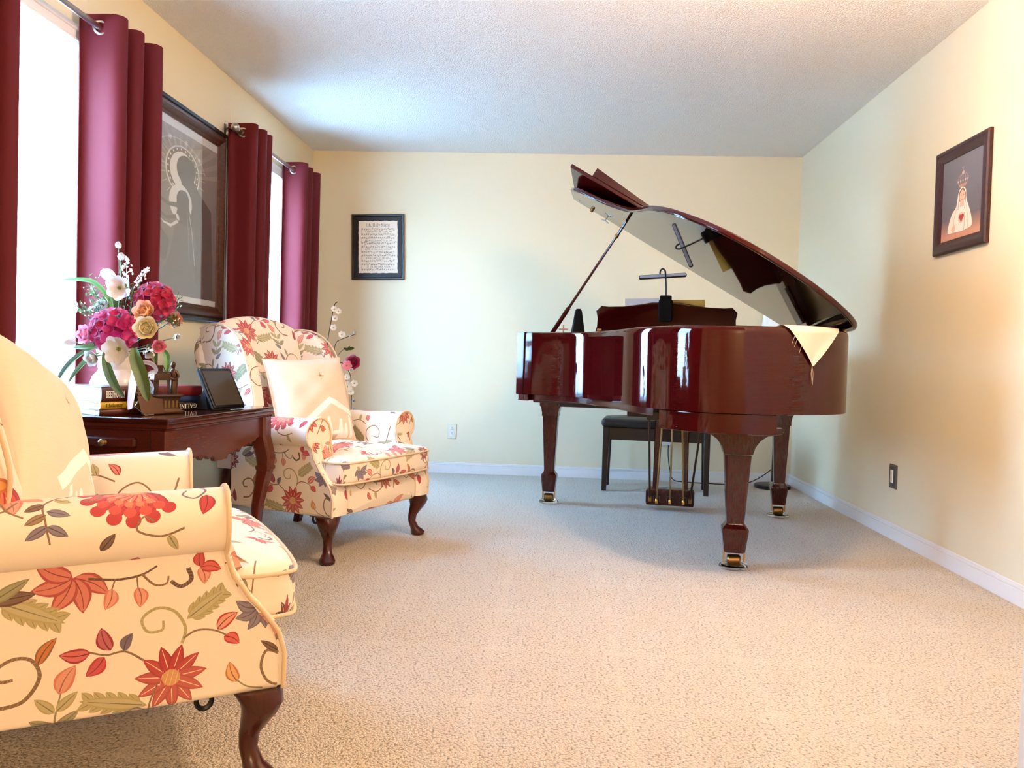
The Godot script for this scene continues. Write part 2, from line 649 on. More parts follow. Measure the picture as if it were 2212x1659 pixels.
	m.albedo_texture = paint_madonna()
	m = mat("print_music", Color(1, 1, 1), 0.85)
	m.albedo_texture = paint_music()

	m = mat("outside_paving", Color(0.80, 0.80, 0.79), 0.9)
	m = mat("lamp_glow", Color(1, 0.9, 0.75), 0.5)
	m.emission_enabled = true
	m.emission = Color(1.0, 0.72, 0.42)
	m.emission_energy_multiplier = 3.0

func C8(r: int, g: int, b: int) -> Color:
	return Color(r / 255.0, g / 255.0, b / 255.0)

# crewel-work fabric: vines, leaves and flowers on cream, repeating every 0.70 m
func paint_floral() -> ImageTexture:
	var N := 2048
	var p := Paint.new(N, N, C8(241, 225, 203), true)
	var S := N / 0.70
	var P := func(x: float, y: float) -> Vector2: return Vector2(x * S, N - y * S)
	var red := C8(176, 50, 52)
	var red2 := C8(150, 40, 50)
	var pink := C8(206, 116, 98)
	var rose := C8(222, 150, 126)
	var brown := C8(128, 96, 66)
	var dark := C8(96, 66, 50)
	var olive := C8(172, 157, 104)
	var olive2 := C8(138, 130, 90)
	var slate := C8(112, 98, 112)
	var cream := C8(236, 214, 172)
	var rust := C8(196, 110, 60)
	var petal := func(b: Vector2, t: Vector2, wd: float, fill: Color, edge: Color, vein: Color, bend := 0.0) -> void:
		var d := t - b
		var n := Vector2(-d.y, d.x).normalized() * S
		for pass_ in 2:
			var k := 1.0 if pass_ == 0 else 0.70
			var o := PackedVector2Array()
			for side in 2:
				for i in 9:
					var u := i / 8.0 if side == 0 else 1.0 - i / 8.0
					var s := 1.0 if side == 0 else -1.0
					var uu := lerpf(0.5, u, 1.0 if pass_ == 0 else 0.86)
					o.append(b + d * uu + n * (s * wd * 0.5 * k * pow(sin(PI * pow(uu, 0.8)), 0.8) + bend * sin(PI * uu)))
			p.poly(o, edge if pass_ == 0 else fill)
		var mid := []
		for i in 7:
			var u := 0.08 + 0.8 * i / 6.0
			mid.append(b + d * u + n * bend * sin(PI * u))
		p.line(mid, 0.0022 * S, 0.001 * S, vein)
	var vine := func(pts: Array, w: float, c: Color) -> void:
		var q := []
		for a in pts:
			q.append(P.call(a[0], a[1]))
		var cc := cat(q, 8)
		p.line(cc, w * S, w * S * 0.75, c)
		# woven cross stitches along the vine
		for i in range(0, cc.size() - 1, 2):
			var t: Vector2 = (cc[i + 1] - cc[i]).normalized()
			var n := Vector2(-t.y, t.x) * w * S * 0.45
			p.line([cc[i] - n, cc[i] + n + t * w * S * 0.4], w * S * 0.2, w * S * 0.2, c.lightened(0.22))
	var leaf := func(x0: float, y0: float, x1: float, y1: float, wd: float, c: Color, bend := 0.0) -> void:
		petal.call(P.call(x0, y0), P.call(x1, y1), wd, c.lightened(0.13), c, c.darkened(0.3), bend)
	var lobed := func(x0: float, y0: float, x1: float, y1: float, wd: float, c: Color) -> void:   # an oak-like leaf
		var a: Vector2 = P.call(x0, y0)
		var b: Vector2 = P.call(x1, y1)
		var d := b - a
		var n := Vector2(-d.y, d.x).normalized()
		for k in 5:
			var u := 0.12 + 0.17 * k
			var c0 := a + d * u
			for s in [-1.0, 1.0]:
				petal.call(c0, c0 + d * 0.2 + n * s * wd * S * (0.75 - 0.45 * absf(u - 0.35)), wd * 0.55, c.lightened(0.10), c, c.darkened(0.2), 0.0)
		petal.call(a, b, wd * 0.85, c.lightened(0.16), c, c.darkened(0.3), 0.0)
	var bud := func(x0: float, y0: float, x1: float, y1: float, wd: float, c: Color, c2: Color) -> void:
		petal.call(P.call(x0, y0), P.call(x1, y1), wd, c2, c, c.darkened(0.3), 0.004)
	var daisy := func(x: float, y: float, r: float, a0: float, a1: float, n: int, c: Color, c2: Color) -> void:
		var ctr: Vector2 = P.call(x, y)
		for k in n:
			var a := lerpf(a0, a1, k / float(n - 1))
			var f := k / float(n - 1)
			var t := ctr + Vector2(cos(a), -sin(a)) * r * S
			var cc := c.lerp(c2, clampf(1.0 - sin(a), 0.0, 1.0) * 0.6)
			petal.call(ctr, t, r * 0.40, cc, cc.darkened(0.12), cream, 0.0)
		p.disc(ctr, 0.016 * S, C8(205, 150, 96))
		for i in 4:
			p.line([ctr + Vector2(-12 + i * 8, -12) * S / 900.0, ctr + Vector2(-6 + i * 8, 12) * S / 900.0], 2.0, 2.0, cream)
	var lily := func(x: float, y: float, r: float, a0: float, n: int, c: Color, c2: Color) -> void:
		var ctr: Vector2 = P.call(x, y)
		for k in n:
			var a := a0 + k * TAU / n * 0.62
			var t := ctr + Vector2(cos(a), -sin(a)) * r * S
			petal.call(ctr, t, r * 0.5, c2, c, c.darkened(0.25), 0.006)
	var peony := func(x: float, y: float, r: float, a0: float) -> void:
		var ctr: Vector2 = P.call(x, y)
		for layer in 3:
			var rr: float = r * [1.0, 0.80, 0.56][layer]
			var cc: Color = [red, C8(198, 76, 64), C8(214, 122, 88)][layer]
			for k in 7:
				var a := a0 + (k - 3) * 0.40 + layer * 0.1
				var t := ctr + Vector2(cos(a), -sin(a)) * rr * S
				petal.call(ctr, t, rr * 0.42, cc, red2 if layer < 2 else red, cream if k % 2 == 0 else olive, 0.0)
			for k in 7:
				var a := a0 + (k - 3) * 0.40 + layer * 0.1
				p.disc(ctr + Vector2(cos(a), -sin(a)) * rr * 0.93 * S, rr * 0.15 * S, cc)
		p.disc(ctr, r * 0.28 * S, rust, r * 0.16 * S)
		p.disc(ctr, r * 0.19 * S, C8(226, 150, 80), r * 0.10 * S)

	# --- lower band, as on the outer side panels (x back from the front edge, y up from the bottom)
	daisy.call(0.209, 0.056, 0.064, -2.2, 3.6, 11, red, C8(196, 110, 92))
	vine.call([[0.191, 0.118], [0.185, 0.148], [0.204, 0.181], [0.235, 0.191], [0.260, 0.174], [0.251, 0.149], [0.226, 0.149], [0.224, 0.166]], 0.0060, olive)
	lobed.call(0.183, 0.164, 0.111, 0.215, 0.030, olive)
	vine.call([[0.188, 0.128], [0.165, 0.140], [0.133, 0.136], [0.108, 0.122]], 0.0040, brown)
	bud.call(0.128, 0.137, 0.090, 0.166, 0.026, red, rose)
	bud.call(0.115, 0.122, 0.086, 0.104, 0.024, red, C8(214, 92, 84))
	vine.call([[0.257, 0.096], [0.288, 0.117], [0.320, 0.115], [0.352, 0.126]], 0.0040, brown)
	bud.call(0.345, 0.122, 0.395, 0.125, 0.027, red2, C8(204, 96, 92))
	bud.call(0.312, 0.122, 0.328, 0.166, 0.027, red2, C8(180, 90, 96))
	bud.call(0.322, 0.112, 0.352, 0.080, 0.027, red, C8(196, 76, 80))
	bud.call(0.290, 0.118, 0.276, 0.150, 0.020, slate, slate)
	vine.call([[0.401, -0.03], [0.400, 0.01], [0.390, 0.06]], 0.0036, olive2)
	bud.call(0.394, 0.055, 0.368, 0.104, 0.032, pink, C8(216, 150, 122))
	leaf.call(0.400, 0.022, 0.432, 0.052, 0.020, olive)
	leaf.call(0.398, 0.024, 0.364, 0.056, 0.020, olive)
	leaf.call(0.402, -0.010, 0.440, 0.014, 0.020, olive2)
	leaf.call(0.400, -0.010, 0.362, 0.022, 0.020, olive2)
	leaf.call(0.402, -0.034, 0.366, -0.006, 0.018, slate)
	lobed.call(0.249, 0.010, 0.362, 0.036, 0.030, olive)
	vine.call([[0.246, -0.012], [0.246, 0.012], [0.233, 0.046]], 0.0036, brown)
	vine.call([[0.246, -0.012], [0.268, 0.008], [0.292, -0.004]], 0.0032, slate)
	vine.call([[0.487, 0.044], [0.448, 0.052], [0.424, 0.090], [0.436, 0.122], [0.464, 0.128], [0.490, 0.112], [0.484, 0.092], [0.464, 0.092]], 0.0070, brown)
	bud.call(0.428, 0.112, 0.398, 0.158, 0.022, brown, rust)
	lily.call(0.374, 0.262, 0.068, -2.6, 5, C8(170, 70, 66), pink)
	vine.call([[0.350, 0.258], [0.300, 0.252], [0.262, 0.257], [0.236, 0.271]], 0.0046, dark)
	vine.call([[0.306, 0.254], [0.312, 0.232]], 0.0030, brown)
	vine.call([[0.270, 0.256], [0.268, 0.232]], 0.0030, brown)
	vine.call([[0.262, 0.258], [0.240, 0.236], [0.220, 0.236], [0.216, 0.250]], 0.0042, brown)
	bud.call(0.311, 0.236, 0.322, 0.198, 0.025, pink, rose)
	bud.call(0.268, 0.234, 0.264, 0.196, 0.025, pink, rose)
	bud.call(0.160, 0.262, 0.152, 0.228, 0.024, pink, rose)
	bud.call(0.160, 0.262, 0.122, 0.254, 0.024, red, C8(210, 90, 80))
	bud.call(0.160, 0.262, 0.158, 0.294, 0.022, red, C8(196, 76, 72))
	vine.call([[0.182, 0.262], [0.176, 0.240], [0.194, 0.228], [0.212, 0.240]], 0.0085, dark)
	lobed.call(0.490, 0.232, 0.385, 0.182, 0.034, olive)
	leaf.call(0.500, 0.232, 0.430, 0.240, 0.026, dark)
	leaf.call(0.500, 0.230, 0.440, 0.268, 0.022, olive2)
	vine.call([[0.010, 0.074], [0.034, 0.082], [0.044, 0.052], [0.032, 0.022], [0.012, 0.010]], 0.0060, brown)
	leaf.call(0.010, 0.078, 0.046, 0.104, 0.014, dark)
	bud.call(0.088, 0.028, 0.104, 0.070, 0.024, rust, C8(226, 170, 110))
	vine.call([[0.040, 0.008], [0.070, 0.016], [0.090, 0.032]], 0.0034, olive2)
	lily.call(0.052, 0.170, 0.046, -2.7, 5, slate, slate.lightened(0.15))
	leaf.call(0.052, 0.172, 0.028, 0.190, 0.016, olive)
	# rear part of the side panels
	daisy.call(0.560, 0.205, 0.046, 0.2, 6.0, 10, C8(110, 74, 76), red2)
	leaf.call(0.560, 0.205, 0.610, 0.222, 0.018, red2)
	vine.call([[0.545, 0.170], [0.585, 0.155], [0.620, 0.180], [0.655, 0.235], [0.640, 0.262]], 0.0040, brown)
	lobed.call(0.640, 0.225, 0.690, 0.206, 0.028, slate)
	leaf.call(0.620, 0.180, 0.655, 0.172, 0.018, olive2)
	leaf.call(0.600, 0.160, 0.640, 0.148, 0.016, olive2)
	bud.call(0.600, 0.150, 0.606, 0.110, 0.022, red2, pink)
	vine.call([[0.600, 0.020], [0.632, 0.050], [0.664, 0.078], [0.660, 0.100], [0.644, 0.090], [0.655, 0.070], [0.680, 0.110], [0.672, 0.136]], 0.0044, brown)
	bud.call(0.530, 0.020, 0.540, 0.078, 0.024, slate, red2)
	lily.call(0.585, 0.030, 0.036, 0.4, 5, dark, brown)
	leaf.call(0.632, 0.030, 0.690, 0.020, 0.020, dark)

	# --- upper band
	peony.call(0.165, 0.452, 0.088, -1.15)
	vine.call([[0.200, 0.452], [0.250, 0.462], [0.290, 0.448], [0.306, 0.430]], 0.0050, dark)
	vine.call([[0.240, 0.461], [0.222, 0.444], [0.234, 0.426], [0.250, 0.430]], 0.0045, brown)
	vine.call([[0.290, 0.450], [0.312, 0.420], [0.306, 0.380], [0.298, 0.340]], 0.0040, brown)
	leaf.call(0.306, 0.404, 0.268, 0.390, 0.018, slate)
	leaf.call(0.306, 0.396, 0.338, 0.376, 0.018, brown)
	leaf.call(0.303, 0.372, 0.270, 0.352, 0.018, slate)
	leaf.call(0.302, 0.372, 0.336, 0.350, 0.018, slate)
	leaf.call(0.310, 0.424, 0.340, 0.406, 0.020, dark)
	leaf.call(0.296, 0.440, 0.268, 0.424, 0.016, olive)
	lily.call(0.380, 0.470, 0.075, -2.7, 5, pink, rose)
	vine.call([[0.352, 0.440], [0.372, 0.410], [0.396, 0.414], [0.398, 0.434], [0.380, 0.438], [0.366, 0.410], [0.340, 0.392]], 0.0045, brown)
	lobed.call(0.480, 0.370, 0.380, 0.342, 0.032, olive2)
	leaf.call(0.490, 0.376, 0.436, 0.400, 0.014, slate)
	vine.call([[0.060, 0.470], [0.040, 0.440], [0.060, 0.412], [0.082, 0.424], [0.074, 0.444]], 0.0050, slate)
	leaf.call(0.080, 0.470, 0.036, 0.490, 0.018, dark)
	bud.call(0.040, 0.420, 0.048, 0.372, 0.030, red2, red)
	# tall scrolls and flowers of the backs
	vine.call([[0.030, 0.560], [0.060, 0.640], [0.120, 0.672], [0.170, 0.640], [0.172, 0.590], [0.130, 0.566], [0.098, 0.590], [0.104, 0.622], [0.132, 0.620]], 0.0050, brown)
	leaf.call(0.060, 0.640, 0.024, 0.640, 0.016, olive)
	lobed.call(0.190, 0.650, 0.260, 0.580, 0.034, olive2)
	daisy.call(0.310, 0.600, 0.060, -0.5, 5.2, 11, C8(168, 64, 56), C8(190, 104, 84))
	vine.call([[0.180, 0.560], [0.230, 0.540], [0.280, 0.556], [0.300, 0.580]], 0.0042, brown)
	leaf.call(0.220, 0.544, 0.232, 0.506, 0.018, olive)
	bud.call(0.170, 0.545, 0.196, 0.510, 0.022, red2, pink)
	vine.call([[0.360, 0.540], [0.400, 0.600], [0.450, 0.640], [0.500, 0.630], [0.512, 0.590], [0.480, 0.572], [0.462, 0.596]], 0.0046, brown)
	leaf.call(0.400, 0.600, 0.384, 0.648, 0.018, slate)
	leaf.call(0.430, 0.628, 0.424, 0.670, 0.016, olive2)
	bud.call(0.380, 0.572, 0.420, 0.556, 0.024, red2, rust)
	lily.call(0.570, 0.560, 0.070, -0.3, 5, C8(160, 76, 62), C8(196, 122, 98))
	vine.call([[0.520, 0.500], [0.540, 0.470], [0.590, 0.460], [0.630, 0.490], [0.640, 0.540], [0.670, 0.560]], 0.0044, brown)
	lobed.call(0.600, 0.460, 0.680, 0.420, 0.032, C8(128, 112, 100))
	bud.call(0.630, 0.520, 0.662, 0.500, 0.022, red, pink)
	leaf.call(0.640, 0.540, 0.618, 0.580, 0.016, olive)
	daisy.call(0.650, 0.640, 0.046, 0.0, 5.9, 10, red2, C8(180, 96, 84))
	bud.call(0.560, 0.400, 0.580, 0.352, 0.026, C8(160, 60, 60), rust)
	bud.call(0.540, 0.390, 0.520, 0.350, 0.024, C8(160, 60, 60), pink)
	vine.call([[0.550, 0.440], [0.556, 0.400], [0.540, 0.330], [0.510, 0.300]], 0.0040, brown)
	leaf.call(0.620, 0.330, 0.670, 0.352, 0.018, olive2)
	leaf.call(0.610, 0.320, 0.628, 0.366, 0.018, slate)
	vine.call([[0.690, 0.300], [0.650, 0.310], [0.610, 0.320]], 0.0036, brown)
	vine.call([[0.080, 0.350], [0.120, 0.338], [0.160, 0.352], [0.150, 0.376], [0.132, 0.366]], 0.0042, brown)
	leaf.call(0.108, 0.340, 0.090, 0.306, 0.016, olive)
	leaf.call(0.220, 0.320, 0.196, 0.350, 0.018, dark)
	# the weave of the cloth
	var wv := Image.create(256, 256, false, Image.FORMAT_RGBA8)
	rng.seed = 77
	for y in 256:
		for x in 256:
			var up := ((x / 3 + y / 3) % 2 == 0)
			var k := rng.randf_range(0.0, 0.10) + (0.05 if up else 0.0)
			wv.set_pixel(x, y, Color(1, 0.97, 0.9, k) if up else Color(0.35, 0.28, 0.2, k))
	for y in 8:
		for x in 8:
			p.im.blend_rect(wv, Rect2i(0, 0, 256, 256), Vector2i(x * 256, y * 256))
	return p.tex()

# a pale stable under a star, on linen
func paint_pillow() -> ImageTexture:
	var N := 1024
	var p := Paint.new(N, N, C8(226, 207, 180))
	rng.seed = 4
	for i in 2600:
		var y := rng.randi_range(0, N - 1)
		var x := rng.randi_range(0, N - 1)
		p.row(x, x + rng.randi_range(20, 120), y, C8(226, 207, 180).darkened(rng.randf_range(-0.03, 0.05)))
	var g := C8(160, 112, 52)
	var c := Vector2(600, 245)
	for k in 8:
		var a := TAU * k / 8 + PI / 2
		var L := 62.0 if k % 2 == 0 else 36.0
		if k == 4:
			L = 84.0
		var d := Vector2(cos(a), sin(a))
		var n := Vector2(-d.y, d.x) * 5.0
		p.poly(PackedVector2Array([c + n, c + d * L, c - n]), g)
	var w := C8(250, 246, 238)
	p.poly(PackedVector2Array([Vector2(290, 740), Vector2(640, 510), Vector2(980, 690), Vector2(985, 760), Vector2(640, 590), Vector2(330, 800)]), w)
	p.poly(PackedVector2Array([Vector2(400, 770), Vector2(440, 748), Vector2(430, 1010), Vector2(395, 1010)]), w)
	p.poly(PackedVector2Array([Vector2(900, 735), Vector2(935, 750), Vector2(950, 1010), Vector2(905, 1010)]), w)
	for f in [[520, 790, 40], [600, 760, 44], [760, 800, 40], [840, 850, 32]]:
		p.disc(Vector2(f[0], f[1]), f[2] * 0.55, w)
		p.poly(PackedVector2Array([Vector2(f[0] - 18, f[1]), Vector2(f[0] + 18, f[1]), Vector2(f[0] + f[2] * 1.2, 1010), Vector2(f[0] - f[2] * 1.2, 1010)]), w)
	p.disc(Vector2(690, 940), 60, w, 26)
	return p.tex()

# a dim grey print: two haloed figures under an arc of stars
func paint_poster() -> ImageTexture:
	var W := 512
	var H := 800
	var p := Paint.new(W, H, C8(128, 116, 104))
	for y in H:
		var t := float(y) / H
		p.row(0, W, y, C8(132, 122, 112).lerp(C8(84, 72, 64), t))
	for k in 14:
		var a := -PI * 0.98 + k * 0.21
		p.poly(PackedVector2Array([Vector2(250, 220), Vector2(250, 220) + Vector2(cos(a), sin(a)) * 380, Vector2(250, 220) + Vector2(cos(a + 0.09), sin(a + 0.09)) * 380]), C8(140, 130, 120))
	var dark := C8(52, 44, 40)
	var pale := C8(208, 204, 198)
	var arc := []
	for i in 24:
		var a := PI * 0.88 + i * PI * 0.98 / 23.0
		arc.append(Vector2(250, 240) + Vector2(cos(a) * 190, sin(a) * 200))
	p.line(arc, 3, 3, C8(186, 180, 172))
	for i in range(0, 24, 4):
		var s: Vector2 = arc[i]
		for k in 4:
			var d := Vector2(cos(k * PI / 4), sin(k * PI / 4)) * 13
			p.line([s - d, s + d], 3, 3, pale)
	# halo ring with dots
	p.disc(Vector2(270, 190), 112, C8(198, 192, 186), 124)
	p.disc(Vector2(270, 190), 104, C8(92, 82, 74), 116)
	for k in 22:
		var a := TAU * k / 22
		p.disc(Vector2(270 + cos(a) * 95, 190 + sin(a) * 106), 5, pale)
		p.line([Vector2(270 + cos(a) * 118, 190 + sin(a) * 130), Vector2(270 + cos(a) * 150, 190 + sin(a) * 164)], 3, 2, C8(190, 184, 176))
	p.disc(Vector2(270, 190), 84, pale, 94)
	p.disc(Vector2(290, 176), 62, dark, 70)
	p.poly(PackedVector2Array([Vector2(250, 220), Vector2(330, 200), Vector2(380, 260), Vector2(470, 330), Vector2(490, 800), Vector2(400, 800), Vector2(330, 420)]), C8(58, 48, 44))
	p.poly(pv2(cat([Vector2(250, 400), Vector2(300, 372), Vector2(340, 420), Vector2(372, 560), Vector2(410, 800), Vector2(130, 800), Vector2(196, 600), Vector2(222, 470)], 5, true)), C8(82, 68, 62))
	p.disc(Vector2(258, 345), 74, pale, 90)
	p.poly(pv2(cat([Vector2(232, 318), Vector2(252, 286), Vector2(292, 284), Vector2(312, 320), Vector2(316, 370), Vector2(340, 440), Vector2(262, 446), Vector2(246, 410), Vector2(232, 404), Vector2(236, 380), Vector2(224, 366), Vector2(232, 346)], 5, true)), dark)
	p.line([Vector2(312, 380), Vector2(336, 480), Vector2(356, 640)], 5, 3, C8(168, 156, 146))
	p.line([Vector2(300, 380), Vector2(312, 500), Vector2(318, 620)], 3, 2, C8(140, 128, 118))
	p.line([Vector2(250, 360), Vector2(180, 372), Vector2(110, 350)], 24, 14, C8(70, 60, 54))
	p.line([Vector2(230, 420), Vector2(170, 440), Vector2(80, 400)], 20, 12, C8(74, 62, 56))
	p.line([Vector2(240, 440), Vector2(200, 470), Vector2(150, 466)], 16, 8, pale)
	p.line([Vector2(200, 480), Vector2(120, 450), Vector2(50, 470)], 4, 3, pale)
	p.poly(PackedVector2Array([Vector2(0, 500), Vector2(110, 470), Vector2(190, 540), Vector2(170, 640), Vector2(0, 660)]), C8(74, 62, 56))
	p.poly(PackedVector2Array([Vector2(360, 560), Vector2(486, 560), Vector2(486, 730), Vector2(360, 730)]), C8(66, 46, 42))
	return p.tex()

# a veiled woman with a crown and a heart, on grey
func paint_madonna() -> ImageTexture:
	var W := 512
	var H := 768
	var p := Paint.new(W, H, C8(110, 106, 108))
	for y in H:
		var t := float(y) / H
		p.row(0, W, y, C8(116, 113, 116).lerp(C8(98, 92, 94), t) if t < 0.72 else C8(100, 92, 92).lerp(C8(196, 140, 112), (t - 0.72) / 0.22) if t < 0.94 else C8(196, 140, 112))
	var white := C8(236, 222, 202)
	var shade := C8(206, 188, 166)
	var gold := C8(166, 130, 108)
	var skin := C8(222, 176, 146)
	# mantle
	p.poly(pv2(cat([Vector2(258, 300), Vector2(305, 330), Vector2(318, 420), Vector2(352, 500), Vector2(385, 590), Vector2(395, 680), Vector2(330, 700), Vector2(250, 706), Vector2(170, 700), Vector2(92, 690), Vector2(102, 610), Vector2(140, 520), Vector2(190, 470), Vector2(205, 400), Vector2(220, 330)], 5, true)), white)
	p.line([Vector2(200, 470), Vector2(170, 580), Vector2(165, 690)], 8, 8, shade)
	p.line([Vector2(318, 470), Vector2(340, 580), Vector2(345, 690)], 8, 8, shade)
	p.line([Vector2(296, 520), Vector2(304, 600), Vector2(300, 700)], 8, 6, C8(186, 150, 112))
	p.line([Vector2(238, 520), Vector2(236, 620), Vector2(240, 700)], 5, 5, shade)
	# face, veil edge
	p.disc(Vector2(262, 378), 42, C8(120, 86, 56), 68)
	p.disc(Vector2(264, 384), 35, skin, 58)
	p.poly(PackedVector2Array([Vector2(242, 430), Vector2(286, 430), Vector2(292, 480), Vector2(236, 480)]), skin)
	p.poly(PackedVector2Array([Vector2(228, 480), Vector2(300, 480), Vector2(306, 540), Vector2(226, 540)]), white)
	p.line([Vector2(226, 360), Vector2(222, 430), Vector2(216, 500)], 7, 5, C8(132, 96, 62))
	p.line([Vector2(304, 360), Vector2(306, 430), Vector2(300, 510)], 7, 5, C8(132, 96, 62))
	p.line([Vector2(226, 360), Vector2(262, 318), Vector2(304, 360)], 6, 6, C8(150, 112, 74))
	for x in [249, 281]:
		p.disc(Vector2(x, 376), 6, C8(84, 60, 52), 3)
		p.line([Vector2(x - 9, 365), Vector2(x, 361), Vector2(x + 9, 365)], 3, 2, C8(112, 80, 62))
	p.line([Vector2(266, 378), Vector2(269, 400), Vector2(263, 404)], 3, 2, C8(190, 138, 110))
	p.line([Vector2(254, 418), Vector2(266, 421), Vector2(276, 418)], 6, 3, C8(178, 86, 76))
	# crown
	for k in 5:
		var x := 205.0 + k * 30.0
		p.line([Vector2(265 + (x - 265) * 0.7, 288), Vector2(x + (x - 265) * 0.15, 230), Vector2(265 + (x - 265) * 0.75, 190), Vector2(265, 176)], 9, 6, gold)
		p.disc(Vector2(x, 240), 8, C8(206, 172, 146))
	p.poly(PackedVector2Array([Vector2(222, 270), Vector2(308, 270), Vector2(304, 298), Vector2(226, 298)]), C8(176, 138, 110))
	p.disc(Vector2(265, 168), 16, C8(196, 160, 138))
	p.line([Vector2(265, 160), Vector2(265, 106)], 6, 4, gold)
	p.line([Vector2(248, 124), Vector2(282, 124)], 5, 5, gold)
	# heart and hand
	p.disc(Vector2(262, 580), 40, C8(206, 186, 162), 52)
	p.disc(Vector2(250, 570), 20, C8(158, 52, 46))
	p.disc(Vector2(276, 570), 20, C8(158, 52, 46))
	p.poly(PackedVector2Array([Vector2(231, 576), Vector2(295, 576), Vector2(263, 624)]), C8(158, 52, 46))
	p.disc(Vector2(166, 668), 24, skin, 30)
	for k in 3:
		p.line([Vector2(160 + k * 10, 660), Vector2(166 + k * 12, 618 + k * 6)], 8, 6, skin)
	return p.tex()

# five systems of staves on cream paper
func paint_music() -> ImageTexture:
	var W := 512
	var H := 680
	var p := Paint.new(W, H, C8(240, 226, 204))
	var ink := C8(92, 80, 66)
	var soft := C8(150, 134, 114)
	rng.seed = 21
	for s in 5:
		var y0 := 96 + s * 115
		for half in 2:
			var ys := y0 + half * 70
			for l in 5:
				p.row(40, 480, ys + l * 5, C8(172, 156, 134))
			p.line([Vector2(48, ys - 2), Vector2(52, ys + 10), Vector2(46, ys + 22)], 9, 6, ink)
			var x := 78.0
			while x < 474:
				var dy := rng.randf_range(0, 18)
				p.disc(Vector2(x, ys + dy), 5.5, ink, 4.5)
				var up := rng.randf() < 0.5
				p.line([Vector2(x + 5, ys + dy), Vector2(x + 5, ys + dy + (-18 if up else 18))], 2, 2, ink)
				if rng.randf() < 0.4:
					p.line([Vector2(x + 5, ys + dy + (-18 if up else 18)), Vector2(x + 24, ys + dy + (-16 if up else 20))], 3, 3, ink)
				x += rng.randf_range(17, 30)
		p.line([Vector2(41, y0), Vector2(41, y0 + 92)], 3, 3, ink)
	return p.tex()

# ---------------------------------------------------------------- the place
func _ready() -> void:
	# camera
	var cam := Camera3D.new()
	cam.name = "camera"
	add_child(cam)
	cam.position = Vector3(0, 0.8694, 0)
	cam.rotation_order = EULER_ORDER_YXZ
	cam.rotation = Vector3(-0.028414, 0.053912, 0.027921)
	cam.fov = 51.296
	cam.near = 0.05
	cam.far = 100.0
	# sky, exposure
	var we := WorldEnvironment.new()
	we.name = "environment"
	var env := Environment.new()
	var sky := Sky.new()
	var sm := ProceduralSkyMaterial.new()
	sm.sky_top_color = Color(0.50, 0.73, 0.97)
	sm.sky_horizon_color = Color(0.74, 0.88, 1.0)
	sm.ground_horizon_color = Color(0.55, 0.62, 0.60)
	sm.ground_bottom_color = Color(0.30, 0.34, 0.30)
	sm.sky_energy_multiplier = 1.0
	sky.sky_material = sm
	env.background_mode = Environment.BG_SKY
	env.sky = sky
	env.background_energy_multiplier = SKY_E
	env.tonemap_mode = Environment.TONE_MAPPER_LINEAR
	env.tonemap_exposure = EXPO
	env.sdfgi_enabled = true
	env.ssao_enabled = true
	env.ssil_enabled = true
	we.environment = env
	add_child(we)

	make_materials()
	build_room()
	build_windows()
	build_piano()
	build_chairs()
	build_table()
	build_pictures()
	build_bouquet()
	build_small()

const SKY_E := 108.0
const EXPO := 1.42
const LAMP_E := 2.05

